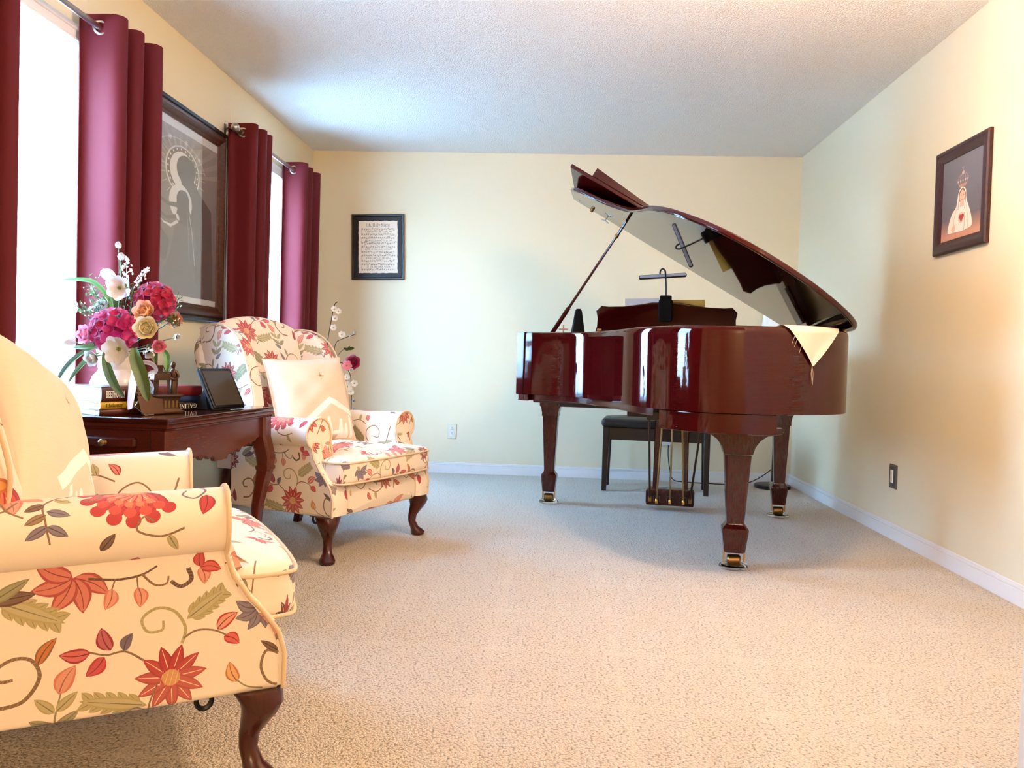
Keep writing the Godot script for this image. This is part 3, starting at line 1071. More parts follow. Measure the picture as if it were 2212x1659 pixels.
func build_room() -> void:
	var b := MB.new()
	b.box(Vector3((XL + XR) / 2, -0.06, (ZB + ZF) / 2), Vector3(XR - XL + 0.4, 0.12, ZF - ZB + 0.4), 0.001)
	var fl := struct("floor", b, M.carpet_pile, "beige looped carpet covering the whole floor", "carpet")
	fl.set_meta("kind", "structure")
	b = MB.new()
	b.box(Vector3((XL + XR) / 2, CH + 0.06, (ZB + ZF) / 2), Vector3(XR - XL + 0.4, 0.12, ZF - ZB + 0.4), 0.001)
	struct("ceiling", b, M.ceiling_texture, "white ceiling with a rough popcorn texture", "ceiling")
	b = MB.new()
	b.box(Vector3((XL + XR) / 2, CH / 2, ZB - 0.07), Vector3(XR - XL + 0.3, CH, 0.14), 0.001)
	struct("wall_back", b, M.wall_paint, "cream painted end wall behind the piano", "wall")
	b = MB.new()
	b.box(Vector3(XR + 0.07, CH / 2, (ZB + ZF) / 2), Vector3(0.14, CH, ZF - ZB), 0.001)
	struct("wall_right", b, M.wall_paint, "cream painted side wall carrying the small picture", "wall")
	b = MB.new()
	b.box(Vector3((XL + XR) / 2, CH / 2, ZF + 0.07), Vector3(XR - XL + 0.3, CH, 0.14), 0.001)
	struct("wall_front", b, M.wall_paint, "cream painted wall behind the photographer", "wall")
	# the window wall, pieced round its two openings
	b = MB.new()
	var y0 := 0.60
	var y1 := 2.05
	var cuts := [ZB - 0.1, -5.62, -4.52, -3.12, -1.90, ZF + 0.1]
	for i in 5:
		var a: float = cuts[i]
		var c: float = cuts[i + 1]
		if i % 2 == 0:
			b.box(Vector3(XL - 0.07, CH / 2, (a + c) / 2), Vector3(0.14, CH, c - a), 0.0005)
		else:
			b.box(Vector3(XL - 0.07, y0 / 2, (a + c) / 2), Vector3(0.14, y0, c - a), 0.0005)
			b.box(Vector3(XL - 0.07, (y1 + CH) / 2, (a + c) / 2), Vector3(0.14, CH - y1, c - a), 0.0005)
	struct("wall_left", b, M.wall_paint, "cream painted wall with the two curtained windows", "wall")
	# end of the partition beside the doorway the photographer stands in
	b = MB.new()
	b.box(Vector3((0.822 + XR) / 2, CH / 2, -1.36), Vector3(XR - 0.822, CH, 0.12), 0.002)
	struct("trim_1", b, M.white_trim, "white edge of the doorway casing at the lower right", "casing")
	# baseboards with a stepped top
	for s in [["back", Vector3((XL + XR) / 2, 0, ZB + 0.007), XR - XL, 0.0], ["right", Vector3(XR - 0.007, 0, (ZB - 1.42) / 2), -1.42 - ZB, 90.0], ["left", Vector3(XL + 0.007, 0, (ZB + ZF) / 2), ZF - ZB, 90.0]]:
		b = MB.new()
		var x := T(s[1].x, 0, s[1].z, s[3])
		b.box(Vector3(0, 0.031, 0), Vector3(s[2], 0.062, 0.014), 0.001, x)
		b.box(Vector3(0, 0.068, 0), Vector3(s[2], 0.012, 0.011), 0.003, x)
		b.box(Vector3(0, 0.078, 0), Vector3(s[2], 0.010, 0.008), 0.003, x)
		struct("baseboard_" + s[0], b, M.white_trim, {"back": "white baseboard along the foot of the end wall", "right": "white baseboard along the foot of the right wall", "left": "white baseboard under the windows"}[s[0]], "baseboard")
	# lawn outside
	b = MB.new()
	b.box(Vector3(-13.2, -0.45, -3), Vector3(22, 0.1, 40), 0.001)
	struct("ground", b, M.outside_paving, "pale paving outside the windows", "paving")
	# globe lamp hanging by the doorway above the top of the frame, and a globe lamp standing behind the photographer
	for k in 2:
		var hang := k == 0
		var t := thing("pendant_lamp" if hang else "globe_lamp", "round frosted globe lamp hanging from the ceiling by the doorway" if hang else "round frosted globe lamp on a brass stand behind the photographer", "lamp", T(LAMP.x, CH, LAMP.z) if hang else T(LAMP2.x, 0, LAMP2.z))
		var gy := LAMP.y - CH if hang else LAMP2.y
		b = MB.new()
		if hang:
			b.lathe([Vector2(0, 0.0), Vector2(0.06, 0.0), Vector2(0.055, -0.02), Vector2(0.0, -0.025)], 24)
			b.tube([Vector3(0, -0.01, 0), Vector3(0, gy + 0.11, 0)], 0.006, 8)
		else:
			b.lathe([Vector2(0, 0.0), Vector2(0.14, 0.0), Vector2(0.13, 0.02), Vector2(0.015, 0.03), Vector2(0.012, 0.06), Vector2(0.012, gy - 0.12), Vector2(0.05, gy - 0.105), Vector2(0, gy - 0.10)], 24)
		part("stand", b, M.brass, t)
		b = MB.new()
		var gp := []
		for i in 17:
			var a := PI * i / 16
			gp.append(Vector2(sin(a) * 0.115, gy - cos(a) * 0.115))
		b.lathe(gp, 28)
		part("glowing_globe", b, M.lamp_glow, t, 60)
		var l := OmniLight3D.new()
		l.name = "lamp_light"
		t.add_child(l)
		l.position = Vector3(0, gy, 0)
		l.light_color = Color(1.0, 0.85, 0.71) if hang else Color(1.0, 0.875, 0.755)
		l.light_energy = LAMP_E if hang else LAMP2_E
		l.light_size = 0.11
		l.omni_range = 14.0
		l.omni_attenuation = 2.0
		l.shadow_enabled = true

const LAMP2 := Vector3(0.5, 1.75, 1.95)
const LAMP2_E := 2.2
const LAMP := Vector3(0.75, 2.13, -2.35)

func build_windows() -> void:
	var k := 0
	for w in [[-3.12, -1.90], [-5.62, -4.52]]:
		k += 1
		var z0: float = w[0]
		var z1: float = w[1]
		var zc := (z0 + z1) / 2
		var wd := z1 - z0
		var o := Node3D.new()
		o.name = "window_%d" % k
		add_child(o)
		o.set_meta("kind", "structure")
		tag(o, ["white window half hidden by the nearer red curtains", "white window between the farther red curtains"][k - 1], "window")
		var b := MB.new()
		var xo := XL + 0.008
		# casing on the room side
		for e in [z0 - 0.035, z1 + 0.035]:
			b.box(Vector3(xo, 1.325, e), Vector3(0.018, 1.59, 0.07), 0.004)
			b.box(Vector3(xo + 0.008, 1.325, e + (-0.022 if e < zc else 0.022)), Vector3(0.012, 1.59, 0.02), 0.004)
		part("side_casing", b, M.white_trim, o)
		b = MB.new()
		b.box(Vector3(xo, 2.085, zc), Vector3(0.02, 0.07, wd + 0.14), 0.004)
		b.box(Vector3(xo + 0.008, 2.109, zc), Vector3(0.02, 0.022, wd + 0.15), 0.005)
		b.box(Vector3(xo + 0.004, 2.062, zc), Vector3(0.02, 0.014, wd + 0.13), 0.004)
		part("head_casing", b, M.white_trim, o)
		b = MB.new()
		b.box(Vector3(xo + 0.02, 0.59, zc), Vector3(0.07, 0.025, wd + 0.18), 0.006)
		part("sill", b, M.white_trim, o)
		b = MB.new()
		var xs := XL - 0.08
		for e in [z0 + 0.02, z1 - 0.02]:
			b.box(Vector3(xs, 1.325, e), Vector3(0.04, 1.45, 0.04), 0.003)
		for y in [0.62, 1.33, 2.03]:
			b.box(Vector3(xs, y, zc), Vector3(0.04, 0.04, wd), 0.003)
		part("sash", b, M.white_trim, o)
		for y in [[0.64, 1.31], [1.35, 2.01]]:
			b = MB.new()
			b.box(Vector3(xs, (y[0] + y[1]) / 2, zc), Vector3(0.004, y[1] - y[0], wd - 0.08), 0.0005)
			part("pane", b, M.window_glass, o)
		# sheer, gathered on its rod
		var P := []
		var head := []
		var n := int(wd / 0.008)
		rng.seed = 30 + k
		var ph := []
		for i in 6:
			ph.append(rng.randf() * TAU)
		for row in [[2.048, 0.006], [2.036, 0.012], [2.02, 0.006], [2.0, 0.012], [1.9, 0.013], [1.6, 0.016], [1.2, 0.02], [0.8, 0.022], [0.625, 0.024]]:
			var line := PackedVector3Array()
			for i in n + 1:
				var z := z0 + 0.004 + (wd - 0.008) * i / n
				var x: float = sin(z * 105 + ph[0] + 1.5 * sin(z * 9 + ph[1])) * row[1] * 0.65 + sin(z * 43 + ph[2] + row[0] * 0.7) * row[1] * 0.5 + sin(z * 17 + ph[3] - row[0]) * row[1] * 0.5
				line.append(Vector3(XL - 0.028 + x, row[0], z))
			P.append(line)
		b = MB.new()
		b.grid(P)
		var s := part("sheer_curtain", b, M.sheer_white, self, 80)
		tag(s, ["thin white sheer glowing in the nearer window", "thin white sheer glowing in the farther window"][k - 1], "sheer curtain", "white window sheers")
		# rod with finials and brackets
		var r0: float = [-3.455, -5.755][k - 1]
		var r1: float = [-1.45, -4.40][k - 1]
		var t := thing("curtain_rod", ["brushed metal curtain rod over the nearer window", "brushed metal curtain rod with a ball end over the farther window"][k - 1], "curtain rod", T(), "metal curtain rods")
		b = MB.new()
		b.tube([Vector3(XR_ROD, RODY, r0), Vector3(XR_ROD, RODY, r1)], 0.0115, 14)
		part("pole", b, M.nickel, t)
		for e in ([r1] if k == 2 else [r0, r1]):
			b = MB.new()
			var q := T(XR_ROD, RODY, e, 0, 90 if e == r1 else -90)
			b.lathe([Vector2(0, -0.005), Vector2(0.014, 0), Vector2(0.016, 0.008), Vector2(0.012, 0.012), Vector2(0.019, 0.02), Vector2(0.024, 0.032), Vector2(0.022, 0.046), Vector2(0.012, 0.056), Vector2(0, 0.059)], 18, q)
			part("finial", b, M.nickel, t, 50)
		for e in ([r1 - 0.045] if k == 2 else [r0 + 0.08, r1 - 0.08]):
			b = MB.new()
			b.box(Vector3(XL + 0.003, RODY + 0.0, e), Vector3(0.006, 0.085, 0.022), 0.002)
			b.tube(cat([Vector3(XL + 0.005, RODY + 0.012, e), Vector3(XL + 0.03, RODY + 0.02, e), Vector3(XL + 0.06, RODY + 0.004, e), Vector3(XR_ROD, RODY - 0.016, e), Vector3(XR_ROD + 0.016, RODY, e)], 4), 0.005, 8)
			part("bracket", b, M.pewter, t)
	drape("dark red grommet curtain at the left edge of the photo", -1.52, -2.475, 5, -1.0)
	drape("dark red grommet curtain beside the large framed print", -3.015, -3.44, 3, 1.0)
	drape("dark red grommet curtain between the large print and the farther window", -4.44, -4.775, 3, 1.0)
	drape("dark red grommet curtain nearest the far corner", -5.31, -5.74, 3, 1.0)

const XR_ROD := -1.805
const RODY := 2.118

# a curtain hanging in deep even folds, with metal eyelets round the rod
func drape(label: String, za: float, zb: float, folds: int, sgn: float) -> void:
	var t := thing("drapery", label, "curtain", T(), "dark red curtains")
	var L := za - zb
	var P := []
	var n := folds * 24
	var off := randf_seed(za)
	for row in 16:
		var f := row / 15.0
		var y := lerpf(2.168, 0.06, pow(f, 1.0))
		var line := PackedVector3Array()
		for i in n + 1:
			var u := float(i) / n
			var ph := u * folds * TAU - PI / 2
			var s := sin(ph) * sgn
			var sq := signf(s) * pow(absf(s), 0.72)          # fuller crests
			var amp := lerpf(0.074, 0.062, f) * (1.0 + 0.10 * sin(off + u * 9.0 + f * 2.0))
			var z := za - L * u + 0.018 * sin(ph * 2.0) * (0.6 + 0.4 * f) + 0.010 * f * sin(off * 3.0 + u * 11.0) * u
			var yy := y + (0.004 * sin(ph + 1.0) if row == 0 else 0.0)
			line.append(Vector3(XR_ROD + 0.006 + sq * amp, yy, z))
		P.append(line)
	var b := MB.new()
	# cloth with a little thickness
	var Q := []
	for line in P:
		var l2 := PackedVector3Array()
		for i in line.size():
			var d: Vector3 = line[mini(i + 1, line.size() - 1)] - line[maxi(i - 1, 0)]
			l2.append(line[i] + Vector3(-d.z, 0, d.x).normalized() * 0.0035)
		Q.append(l2)
	b.grid(P)
	Q.reverse()
	b.grid(Q)
	for row in P.size() - 1:
		var r2 := P.size() - 1 - row
		for e in [0, n]:
			b.quad(P[row][e], P[row + 1][e], Q[r2 - 1][e], Q[r2][e])
	for i in n:
		b.quad(P[0][i], P[0][i + 1], Q[P.size() - 1][i + 1], Q[P.size() - 1][i])
	part("panel", b, M.drape_red, t, 50)
	# eyelets where the cloth crosses the rod
	var ring := []
	for i in 18:
		ring.append(Vector3(cos(TAU * i / 18) * 0.024, sin(TAU * i / 18) * 0.024, 0))
	b = MB.new()
	b.tube(ring, 0.0052, 6, Transform3D(), 1.0, true)
	var eye := b.mesh(60)
	for k in folds * 2:
		var u := (k + 0.5) / (folds * 2.0)
		var ph := u * folds * TAU - PI / 2
		var z := za - L * u + 0.018 * sin(ph * 2.0) * 0.6
		same("eyelet", eye, M.nickel, t, T(XR_ROD + 0.004, RODY, z + 0.004, 22.0 * (1 if k % 2 == 0 else -1)))

func randf_seed(x: float) -> float:
	return fposmod(sin(x * 127.1) * 43758.5, TAU)

# ---------------------------------------------------------------- the grand piano
func plan() -> Array:   # outline of the case seen from above, (across from the bass side, from the keyboard towards the tail)
	var p := [Vector2(0, 0)]
	p.append_array(cat([Vector2(0, 1.40), Vector2(0.012, 1.56), Vector2(0.06, 1.70), Vector2(0.15, 1.815), Vector2(0.27, 1.90), Vector2(0.42, 1.955), Vector2(0.58, 1.95), Vector2(0.71, 1.88), Vector2(0.82, 1.76), Vector2(0.91, 1.60), Vector2(0.985, 1.42), Vector2(1.07, 1.22), Vector2(1.17, 1.04), Vector2(1.28, 0.925), Vector2(1.40, 0.855), Vector2(1.49, 0.82)], 9))
	p.append_array(cat([Vector2(1.51, 0.80), Vector2(1.52, 0.77), Vector2(1.52, 0.0)], 3))
	return p

func inset(p: Array, d: float) -> Array:   # an open outline moved inwards (its right-hand normals point out)
	var o := []
	for i in p.size():
		var t: Vector2 = (p[mini(i + 1, p.size() - 1)] - p[maxi(i - 1, 0)]).normalized()
		o.append(p[i] + Vector2(t.y, -t.x) * d)
	return o

func build_piano() -> void:
	var root := thing("grand_piano", "glossy dark mahogany grand piano with its lid propped open", "piano", T(1.437, 0, -4.968, 172.47))
	var P := plan()
	var I := inset(P, 0.045)
	# rim: a moulded band round the case
	var prof := [[0.0, 0.693], [0.0, 1.0], [0.0015, 1.018], [0.006, 1.027], [0.014, 1.03], [0.034, 1.03], [0.042, 1.027], [0.045, 1.02], [0.045, 0.80], [0.045, 0.692], [0.006, 0.692]]
	var rings := []
	for i in P.size():
		var R := PackedVector3Array()
		for q in prof:
			var c: Vector2 = P[i].lerp(I[i], q[0] / 0.045)
			R.append(Vector3(c.x, q[1], -c.y))
		rings.append(R)
	var b := MB.new()
	b.loft(rings)
	part("rim", b, M.piano_rim, root, 35)
	var flat := T(0, 0, 0, 0, -90)
	# frame and soundboard inside, key bed under the front
	b = MB.new()
	b.puff(Geometry2D.offset_polygon(pv2(P), -0.06)[0], 0.03, 0.0, 1, 0.0, T(0, 0.90, 0) * flat)
	part("iron_frame", b, M.plate_gold, root)
	b = MB.new()
	b.box(Vector3(0.76, 0.662, -0.26), Vector3(1.50, 0.058, 0.50), 0.006)
	var kb := []
	for c in inset(P, 0.03):
		if c.x > 0.80 and c.y > 0.3:
			kb.append(c)
	kb.append(Vector2(1.49, 0.30))
	kb.append(Vector2(0.80, 0.30))
	b.puff(pv2(kb), 0.035, 0.004, 1, 0.0, T(0, 0.676, 0) * flat)
	part("key_bed", b, M.piano_leg_polish, root)
	b = MB.new()
	b.box(Vector3(0.76, 0.628, -0.36), Vector3(1.22, 0.04, 0.09), 0.003)
	b.box(Vector3(0.76, 0.615, -0.55), Vector3(0.40, 0.07, 0.14), 0.003)
	b.box(Vector3(0.55, 0.628, -0.95), Vector3(0.08, 0.04, 1.2), 0.003)
	b.box(Vector3(0.80, 0.628, -0.80), Vector3(0.08, 0.04, 0.9), 0.003)
	part("under_beam", b, M.piano_under, root)
	b = MB.new()
	b.box(Vector3(0.76, 0.86, -0.24), Vector3(1.42, 0.20, 0.03), 0.008, Transform3D())
	part("fall_board", b, M.piano_polish, root)
	b = MB.new()
	b.box(Vector3(0.76, 0.725, -0.11), Vector3(1.23, 0.03, 0.15), 0.004)
	part("white_key_row", b, M.page_white, root)
	# curved apron under the tail, carrying the rear leg
	var ap := []
	for c in inset(P, 0.006):
		if c.y > 1.25 and c.x > 0.335 and c.x < 0.79:
			ap.append(c)
	ap.append(Vector2(0.79, 1.25))
	ap.append(Vector2(0.335, 1.25))
	b = MB.new()
	b.puff(pv2(ap), 0.078, 0.004, 2, 0.0, T(0, 0.652, 0) * flat)
	part("tail_apron", b, M.piano_polish, root, 30)

	piano_leg(root, 0.08, 0.22, 0.635, 0.10, 0.10, 0)
	piano_leg(root, 1.44, 0.22, 0.635, 0.10, 0.10, 1)
	piano_leg(root, 0.444, 1.545, 0.615, 0.27, 0.15, 2)

	# lid on its hinge along the bass side
	var tilt := T(0, 1.040, 0, 0, 0, 31.0)
	var lp := [Vector2(-0.012, 0.40)]
	lp.append_array(cat([Vector2(-0.012, 1.44), Vector2(-0.004, 1.60), Vector2(0.05, 1.73), Vector2(0.14, 1.835), Vector2(0.27, 1.93), Vector2(0.42, 1.975), Vector2(0.56, 1.975), Vector2(0.68, 1.935), Vector2(0.80, 1.84), Vector2(0.91, 1.71), Vector2(1.00, 1.53), Vector2(1.06, 1.34), Vector2(1.125, 1.15), Vector2(1.22, 1.00), Vector2(1.33, 0.89), Vector2(1.44, 0.815), Vector2(1.50, 0.74)], 6))
	lp.append_array([Vector2(1.53, 0.66), Vector2(1.545, 0.40)])
	b = MB.new()
	b.puff(pv2(lp), 0.021, 0.006, 3, 0.0, tilt * T(0, 0.0105, 0) * flat)
	var lid := part("lid", b, M.piano_polish, root, 30)
	b = MB.new()
	var li := inset(lp, 0.008)
	li[0].y = 0.406
	li[li.size() - 1].y = 0.406
	b.puff(pv2(li), 0.003, 0.001, 1, 0.0, tilt * T(0, -0.0008, 0) * flat)
	part("lid_underside", b, M.lid_under, lid)
	b = MB.new()   # the front lid folded back on top
	b.puff(PackedVector2Array([Vector2(-0.01, 0.0), Vector2(1.545, 0.0), Vector2(1.545, 0.50), Vector2(-0.01, 0.50)]), 0.021, 0.005, 2, 0.0, tilt * T(0, 0.036, -0.40, 0, 5.6) * flat)
	part("folded_front_lid", b, M.piano_polish, root, 30)
	b = MB.new()
	b.puff(PackedVector2Array([Vector2(0.86, 0.0), Vector2(1.42, 0.0), Vector2(1.42, 0.048)]), 0.36, 0.002, 2, 0.0, tilt * T(0, 0.036, -0.40, 0, 5.6) * T(0, 0.012, -0.315))
	part("lid_flap", b, M.piano_polish, root, 30)
	for v in [0.55, 1.35]:
		b = MB.new()
		b.tube([Vector3(-0.004, 1.034, -v + 0.06), Vector3(-0.004, 1.034, -v - 0.06)], 0.006, 8)
		b.box(Vector3(0.02, 1.028, -v), Vector3(0.04, 0.004, 0.12), 0.001)
		part("hinge", b, M.brass, root)
	b = MB.new()
	b.lathe([Vector2(0, 0), Vector2(0.012, 0), Vector2(0.011, 0.012), Vector2(0.007, 0.016), Vector2(0.0, 0.017)], 14, tilt * T(1.40, -0.003, -0.47, 0, 180))
	part("lid_bumper", b, M.old_brass, root)
	b = MB.new()
	b.lathe([Vector2(0, 0), Vector2(0.007, 0), Vector2(0.006, 0.004), Vector2(0.0, 0.005)], 10, tilt * T(1.49, -0.003, -0.48, 0, 180))
	part("lid_stud", b, M.nickel, root)
	b = MB.new()
	b.tube([Vector3(1.30, -0.004, -0.47), Vector3(1.30, -0.022, -0.47)], 0.003, 6, tilt)
	b.tube([Vector3(1.275, -0.024, -0.48), Vector3(1.30, -0.020, -0.47), Vector3(1.325, -0.024, -0.46)], 0.0035, 6, tilt)
	part("lid_hook", b, M.nickel, root)
	# prop stick
	var foot := Vector3(1.452, 0.99, -0.44)
	var top := tilt * Vector3(1.150, -0.004, -0.80)
	var dir := (top - foot)
	b = MB.new()
	b.tube([foot, foot + dir * 0.30], [0.0135, 0.0125], 8)
	b.tube([foot + dir * 0.27, foot + dir * 0.55, foot + dir * 0.88], [0.0085, 0.0075, 0.0065], 8)
	b.tube([foot + dir * 0.90, top], [0.0085, 0.007], 8)
	part("prop_stick", b, M.piano_leg_polish, root)
	b = MB.new()
	b.tube([foot + dir * 0.875, foot + dir * 0.885, foot + dir * 0.895, foot + dir * 0.905], [0.008, 0.0115, 0.0115, 0.008], 12)
	part("prop_knob", b, M.old_brass, root)
	# music desk, its back towards us
	var half := [Vector2(0.0, 0.238), Vector2(0.08, 0.236), Vector2(0.16, 0.222), Vector2(0.24, 0.211), Vector2(0.33, 0.208), Vector2(0.372, 0.212), Vector2(0.402, 0.182), Vector2(0.394, 0.14), Vector2(0.397, 0.09), Vector2(0.415, 0.03), Vector2(0.43, 0.0)]
	var desk := []
	for q in half:
		desk.append(q)
	for i in range(half.size() - 1, 0, -1):
		desk.append(Vector2(-half[i].x, half[i].y))
	b = MB.new()
	b.puff(pv2(desk), 0.016, 0.004, 2, 0.0, T(0.765, 1.0, -0.36, 0, -9))
	part("music_desk", b, M.piano_polish, root, 30)
	b = MB.new()
	b.box(Vector3(0.765, 1.0, -0.40), Vector3(0.92, 0.018, 0.16), 0.004)
	part("desk_tray", b, M.piano_leg_polish, root)
	# pedal lyre with its rods
	var c := Vector3(0.705, 0, -0.20)
	b = MB.new()
	b.puff(PackedVector2Array([Vector2(-0.138, 0.03), Vector2(0.138, 0.03), Vector2(0.143, 0.045), Vector2(0.143, 0.115), Vector2(0.130, 0.128), Vector2(-0.130, 0.128), Vector2(-0.143, 0.115), Vector2(-0.143, 0.045)]), 0.10, 0.004, 2, 0.0, T(c.x, 0, c.z))
	var lyre := part("pedal_box", b, M.piano_leg_polish, root, 30)
	b = MB.new()
	b.box(Vector3(c.x, 0.55, c.z), Vector3(0.25, 0.02, 0.03), 0.003)
	part("lyre_crossbar", b, M.piano_leg_polish, root)
	for s in [-1, 1]:
		b = MB.new()
		b.loft([box_ring(c + Vector3(s * 0.088, 0.125, 0), 0.016, 0.022), box_ring(c + Vector3(s * 0.080, 0.50, 0), 0.021, 0.022), box_ring(c + Vector3(s * 0.080, 0.64, 0), 0.024, 0.03)])
		part("lyre_post", b, M.piano_leg_polish, root, 30)
	for s in [-1, 0, 1]:
		b = MB.new()
		b.tube([c + Vector3(s * 0.078, 0.07, -0.068), c + Vector3(s * 0.055, 0.62, -0.040)], 0.0055, 8)
		part("pedal_rod", b, M.old_brass, root)
		b = MB.new()
		b.lathe([Vector2(0, 0), Vector2(0.010, 0), Vector2(0.010, 0.016), Vector2(0.006, 0.026), Vector2(0, 0.027)], 10, T(c.x + s * 0.078, 0.045, c.z - 0.068))
		part("rod_nut", b, M.brass, lyre)
		b = MB.new()
		b.tube([c + Vector3(s * 0.078 - 0.018, 0.05, -0.052), c + Vector3(s * 0.078 - 0.018, 0.085, -0.055), c + Vector3(s * 0.078 + 0.018, 0.085, -0.055), c + Vector3(s * 0.078 + 0.018, 0.05, -0.052)], 0.0025, 6)
		part("pedal_bracket", b, M.pewter, lyre)
		b = MB.new()
		b.puff(rrect(-0.013, -0.09, 0.013, 0.0, 0.011), 0.012, 0.004, 2, 0.0, T(c.x + s * 0.078, 0.062, c.z + 0.045, 180) * T(0, 0, 0, 0, -90))
		part("pedal", b, M.brass, root)
	for s in [-1, 1]:
		b = MB.new()
		b.tube([c + Vector3(s * 0.118, 0.075, -0.055), c + Vector3(s * (0.165 if s < 0 else 0.135), 0.63, -0.34)], 0.0065, 8)
		part("lyre_brace", b, M.bronze, root)
		b = MB.new()
		b.box(c + Vector3(s * 0.118, 0.065, -0.054), Vector3(0.022, 0.03, 0.012), 0.002)
		part("brace_plate", b, M.old_brass, lyre)

func box_ring(c: Vector3, hx: float, hz: float, r := 0.25) -> PackedVector3Array:   # a rectangle with cut corners, level
	var o := PackedVector3Array()
	var b := minf(hx, hz) * r
	for q in [[-1, 1, 0, 1], [1, 1, 1, 0]]:
		pass
	o.append(c + Vector3(-hx + b, 0, -hz)); o.append(c + Vector3(hx - b, 0, -hz))
	o.append(c + Vector3(hx, 0, -hz + b)); o.append(c + Vector3(hx, 0, hz - b))
	o.append(c + Vector3(hx - b, 0, hz)); o.append(c + Vector3(-hx + b, 0, hz))
	o.append(c + Vector3(-hx, 0, hz - b)); o.append(c + Vector3(-hx, 0, -hz + b))
	return o

# tapering square leg with a bracketed head, a spade foot and a brass caster
func piano_leg(root: Node3D, u: float, v: float, top: float, head_w: float, head_h: float, which: int) -> void:
	var s := 1.18 if which == 2 else 1.0
	var x := T(u, 0, -v)
	var b := MB.new()
	if which == 2:
		var o := []
		for q in [[0.162, 0.0], [0.162, -0.010], [0.158, -0.020], [0.140, -0.026], [0.118, -0.034], [0.090, -0.054], [0.070, -0.082], [0.060, -0.115]]:
			o.append(Vector2(q[0], top + q[1]))
		var o2 := []
		for i in range(o.size() - 1, -1, -1):
			o2.append(Vector2(-o[i].x - 0.020 * (1 if i < 4 else 0), o[i].y))
		o.append_array(o2)
		b.puff(pv2(o), 0.115, 0.004, 2, 0.0, x)
	else:
		var o := [Vector2(-0.065, top), Vector2(0.065, top), Vector2(0.065, top - 0.03), Vector2(0.056, top - 0.045), Vector2(0.05, top - 0.075), Vector2(0.05, top - 0.095), Vector2(-0.05, top - 0.095), Vector2(-0.05, top - 0.075), Vector2(-0.056, top - 0.045), Vector2(-0.065, top - 0.03)]
		b.puff(pv2(o), 0.11, 0.004, 2, 0.0, x)
	var hd := part("leg_bracket", b, M.piano_leg_polish, root, 30)
	b = MB.new()
	var y1 := top - head_h + 0.03
	var rr := []
	for q in [[y1, 0.047], [0.205, 0.031], [0.196, 0.033], [0.178, 0.046], [0.172, 0.047], [0.078, 0.037], [0.074, 0.034]]:
		rr.append(box_ring(Vector3(0, q[0], 0), q[1] * s, q[1] * s, 0.18))
	b.loft(rr)
	part("leg", b, M.piano_leg_polish, root, 25, x)
	# caster: fork, wheel and a glass cup
	b = MB.new()
	for e in [-1, 1]:
		b.box(Vector3(e * 0.036 * s, 0.058, 0), Vector3(0.005, 0.052, 0.045), 0.002)
	b.box(Vector3(0, 0.079, 0), Vector3(0.075 * s, 0.008, 0.055), 0.002)
	var fork := part("caster_fork", b, M.brass, root, 30, x)
	b = MB.new()
	b.lathe([Vector2(0, -0.028), Vector2(0.021, -0.028), Vector2(0.025, -0.022), Vector2(0.025, 0.022), Vector2(0.021, 0.028), Vector2(0, 0.028)], 22, T(0, 0.035, 0, 0, 0, 90))
	part("wheel", b, M.old_brass, fork, 30)
	var cup := thing("caster_cup", ["clear glass cup under the piano leg by the end wall corner", "clear glass cup under the piano leg nearest the window side", "clear glass cup under the piano's tail leg in front"][which], "caster cup", root.transform * x, "glass cups under the piano casters")
	b = MB.new()
	b.lathe([Vector2(0, 0.001), Vector2(0.055, 0.001), Vector2(0.062, 0.006), Vector2(0.060, 0.014), Vector2(0.052, 0.019), Vector2(0.046, 0.014), Vector2(0.040, 0.0095), Vector2(0.0, 0.0095)], 28)
	part("cup", b, M.clear_cup, cup, 40)

# ---------------------------------------------------------------- the two wing chairs
const TILE := 0.70

func zfront(y: float) -> float:   # how far forward the arm's front face stands at a height
	var k := [[0.19, 0.372], [0.27, 0.374], [0.32, 0.360], [0.36, 0.330], [0.40, 0.298], [0.44, 0.272], [0.49, 0.258], [0.56, 0.258], [0.62, 0.262]]
	for i in k.size() - 1:
		if y <= k[i + 1][0]:
			var t := clampf((y - k[i][0]) / (k[i + 1][0] - k[i][0]), 0.0, 1.0)
			t = t * t * (3 - 2 * t) * 0.5 + t * 0.5
			return lerpf(k[i][1], k[i + 1][1], t)
	return 0.29

func build_chairs() -> void:
	var proto := make_chair()
	proto.transform = T(-1.105, 0, -3.722, 67.0)
	tag(proto, "floral wing chair between the end table and the far corner, facing the piano", "armchair", "matching floral wing chairs")
	var c2: Node3D = proto.duplicate()
	c2.name = "wing_chair_001"
	add_child(c2)
	c2.transform = T(-1.042, 0, -1.690, 121.0)
	tag(c2, "floral wing chair cut off by the photo's left edge, its rolled arm in front", "armchair", "matching floral wing chairs")
	# a cushion in each
	var cu := make_cushion()
	cu.transform = T(-1.105, 0, -3.722, 67.0) * T(-0.01, 0.655, -0.050, -12, -17, 2)
	tag(cu, "square linen cushion printed with a stable and star, facing the camera", "cushion", "linen stable cushions")
	var cv: Node3D = cu.duplicate()
	cv.name = "cushion_001"
	add_child(cv)
	cv.transform = T(-1.042, 0, -1.690, 121.0) * T(-0.05, 0.655, -0.070, -14, -14, -20)
	tag(cv, "square linen cushion seen from its edge in the nearer chair", "cushion", "linen stable cushions")

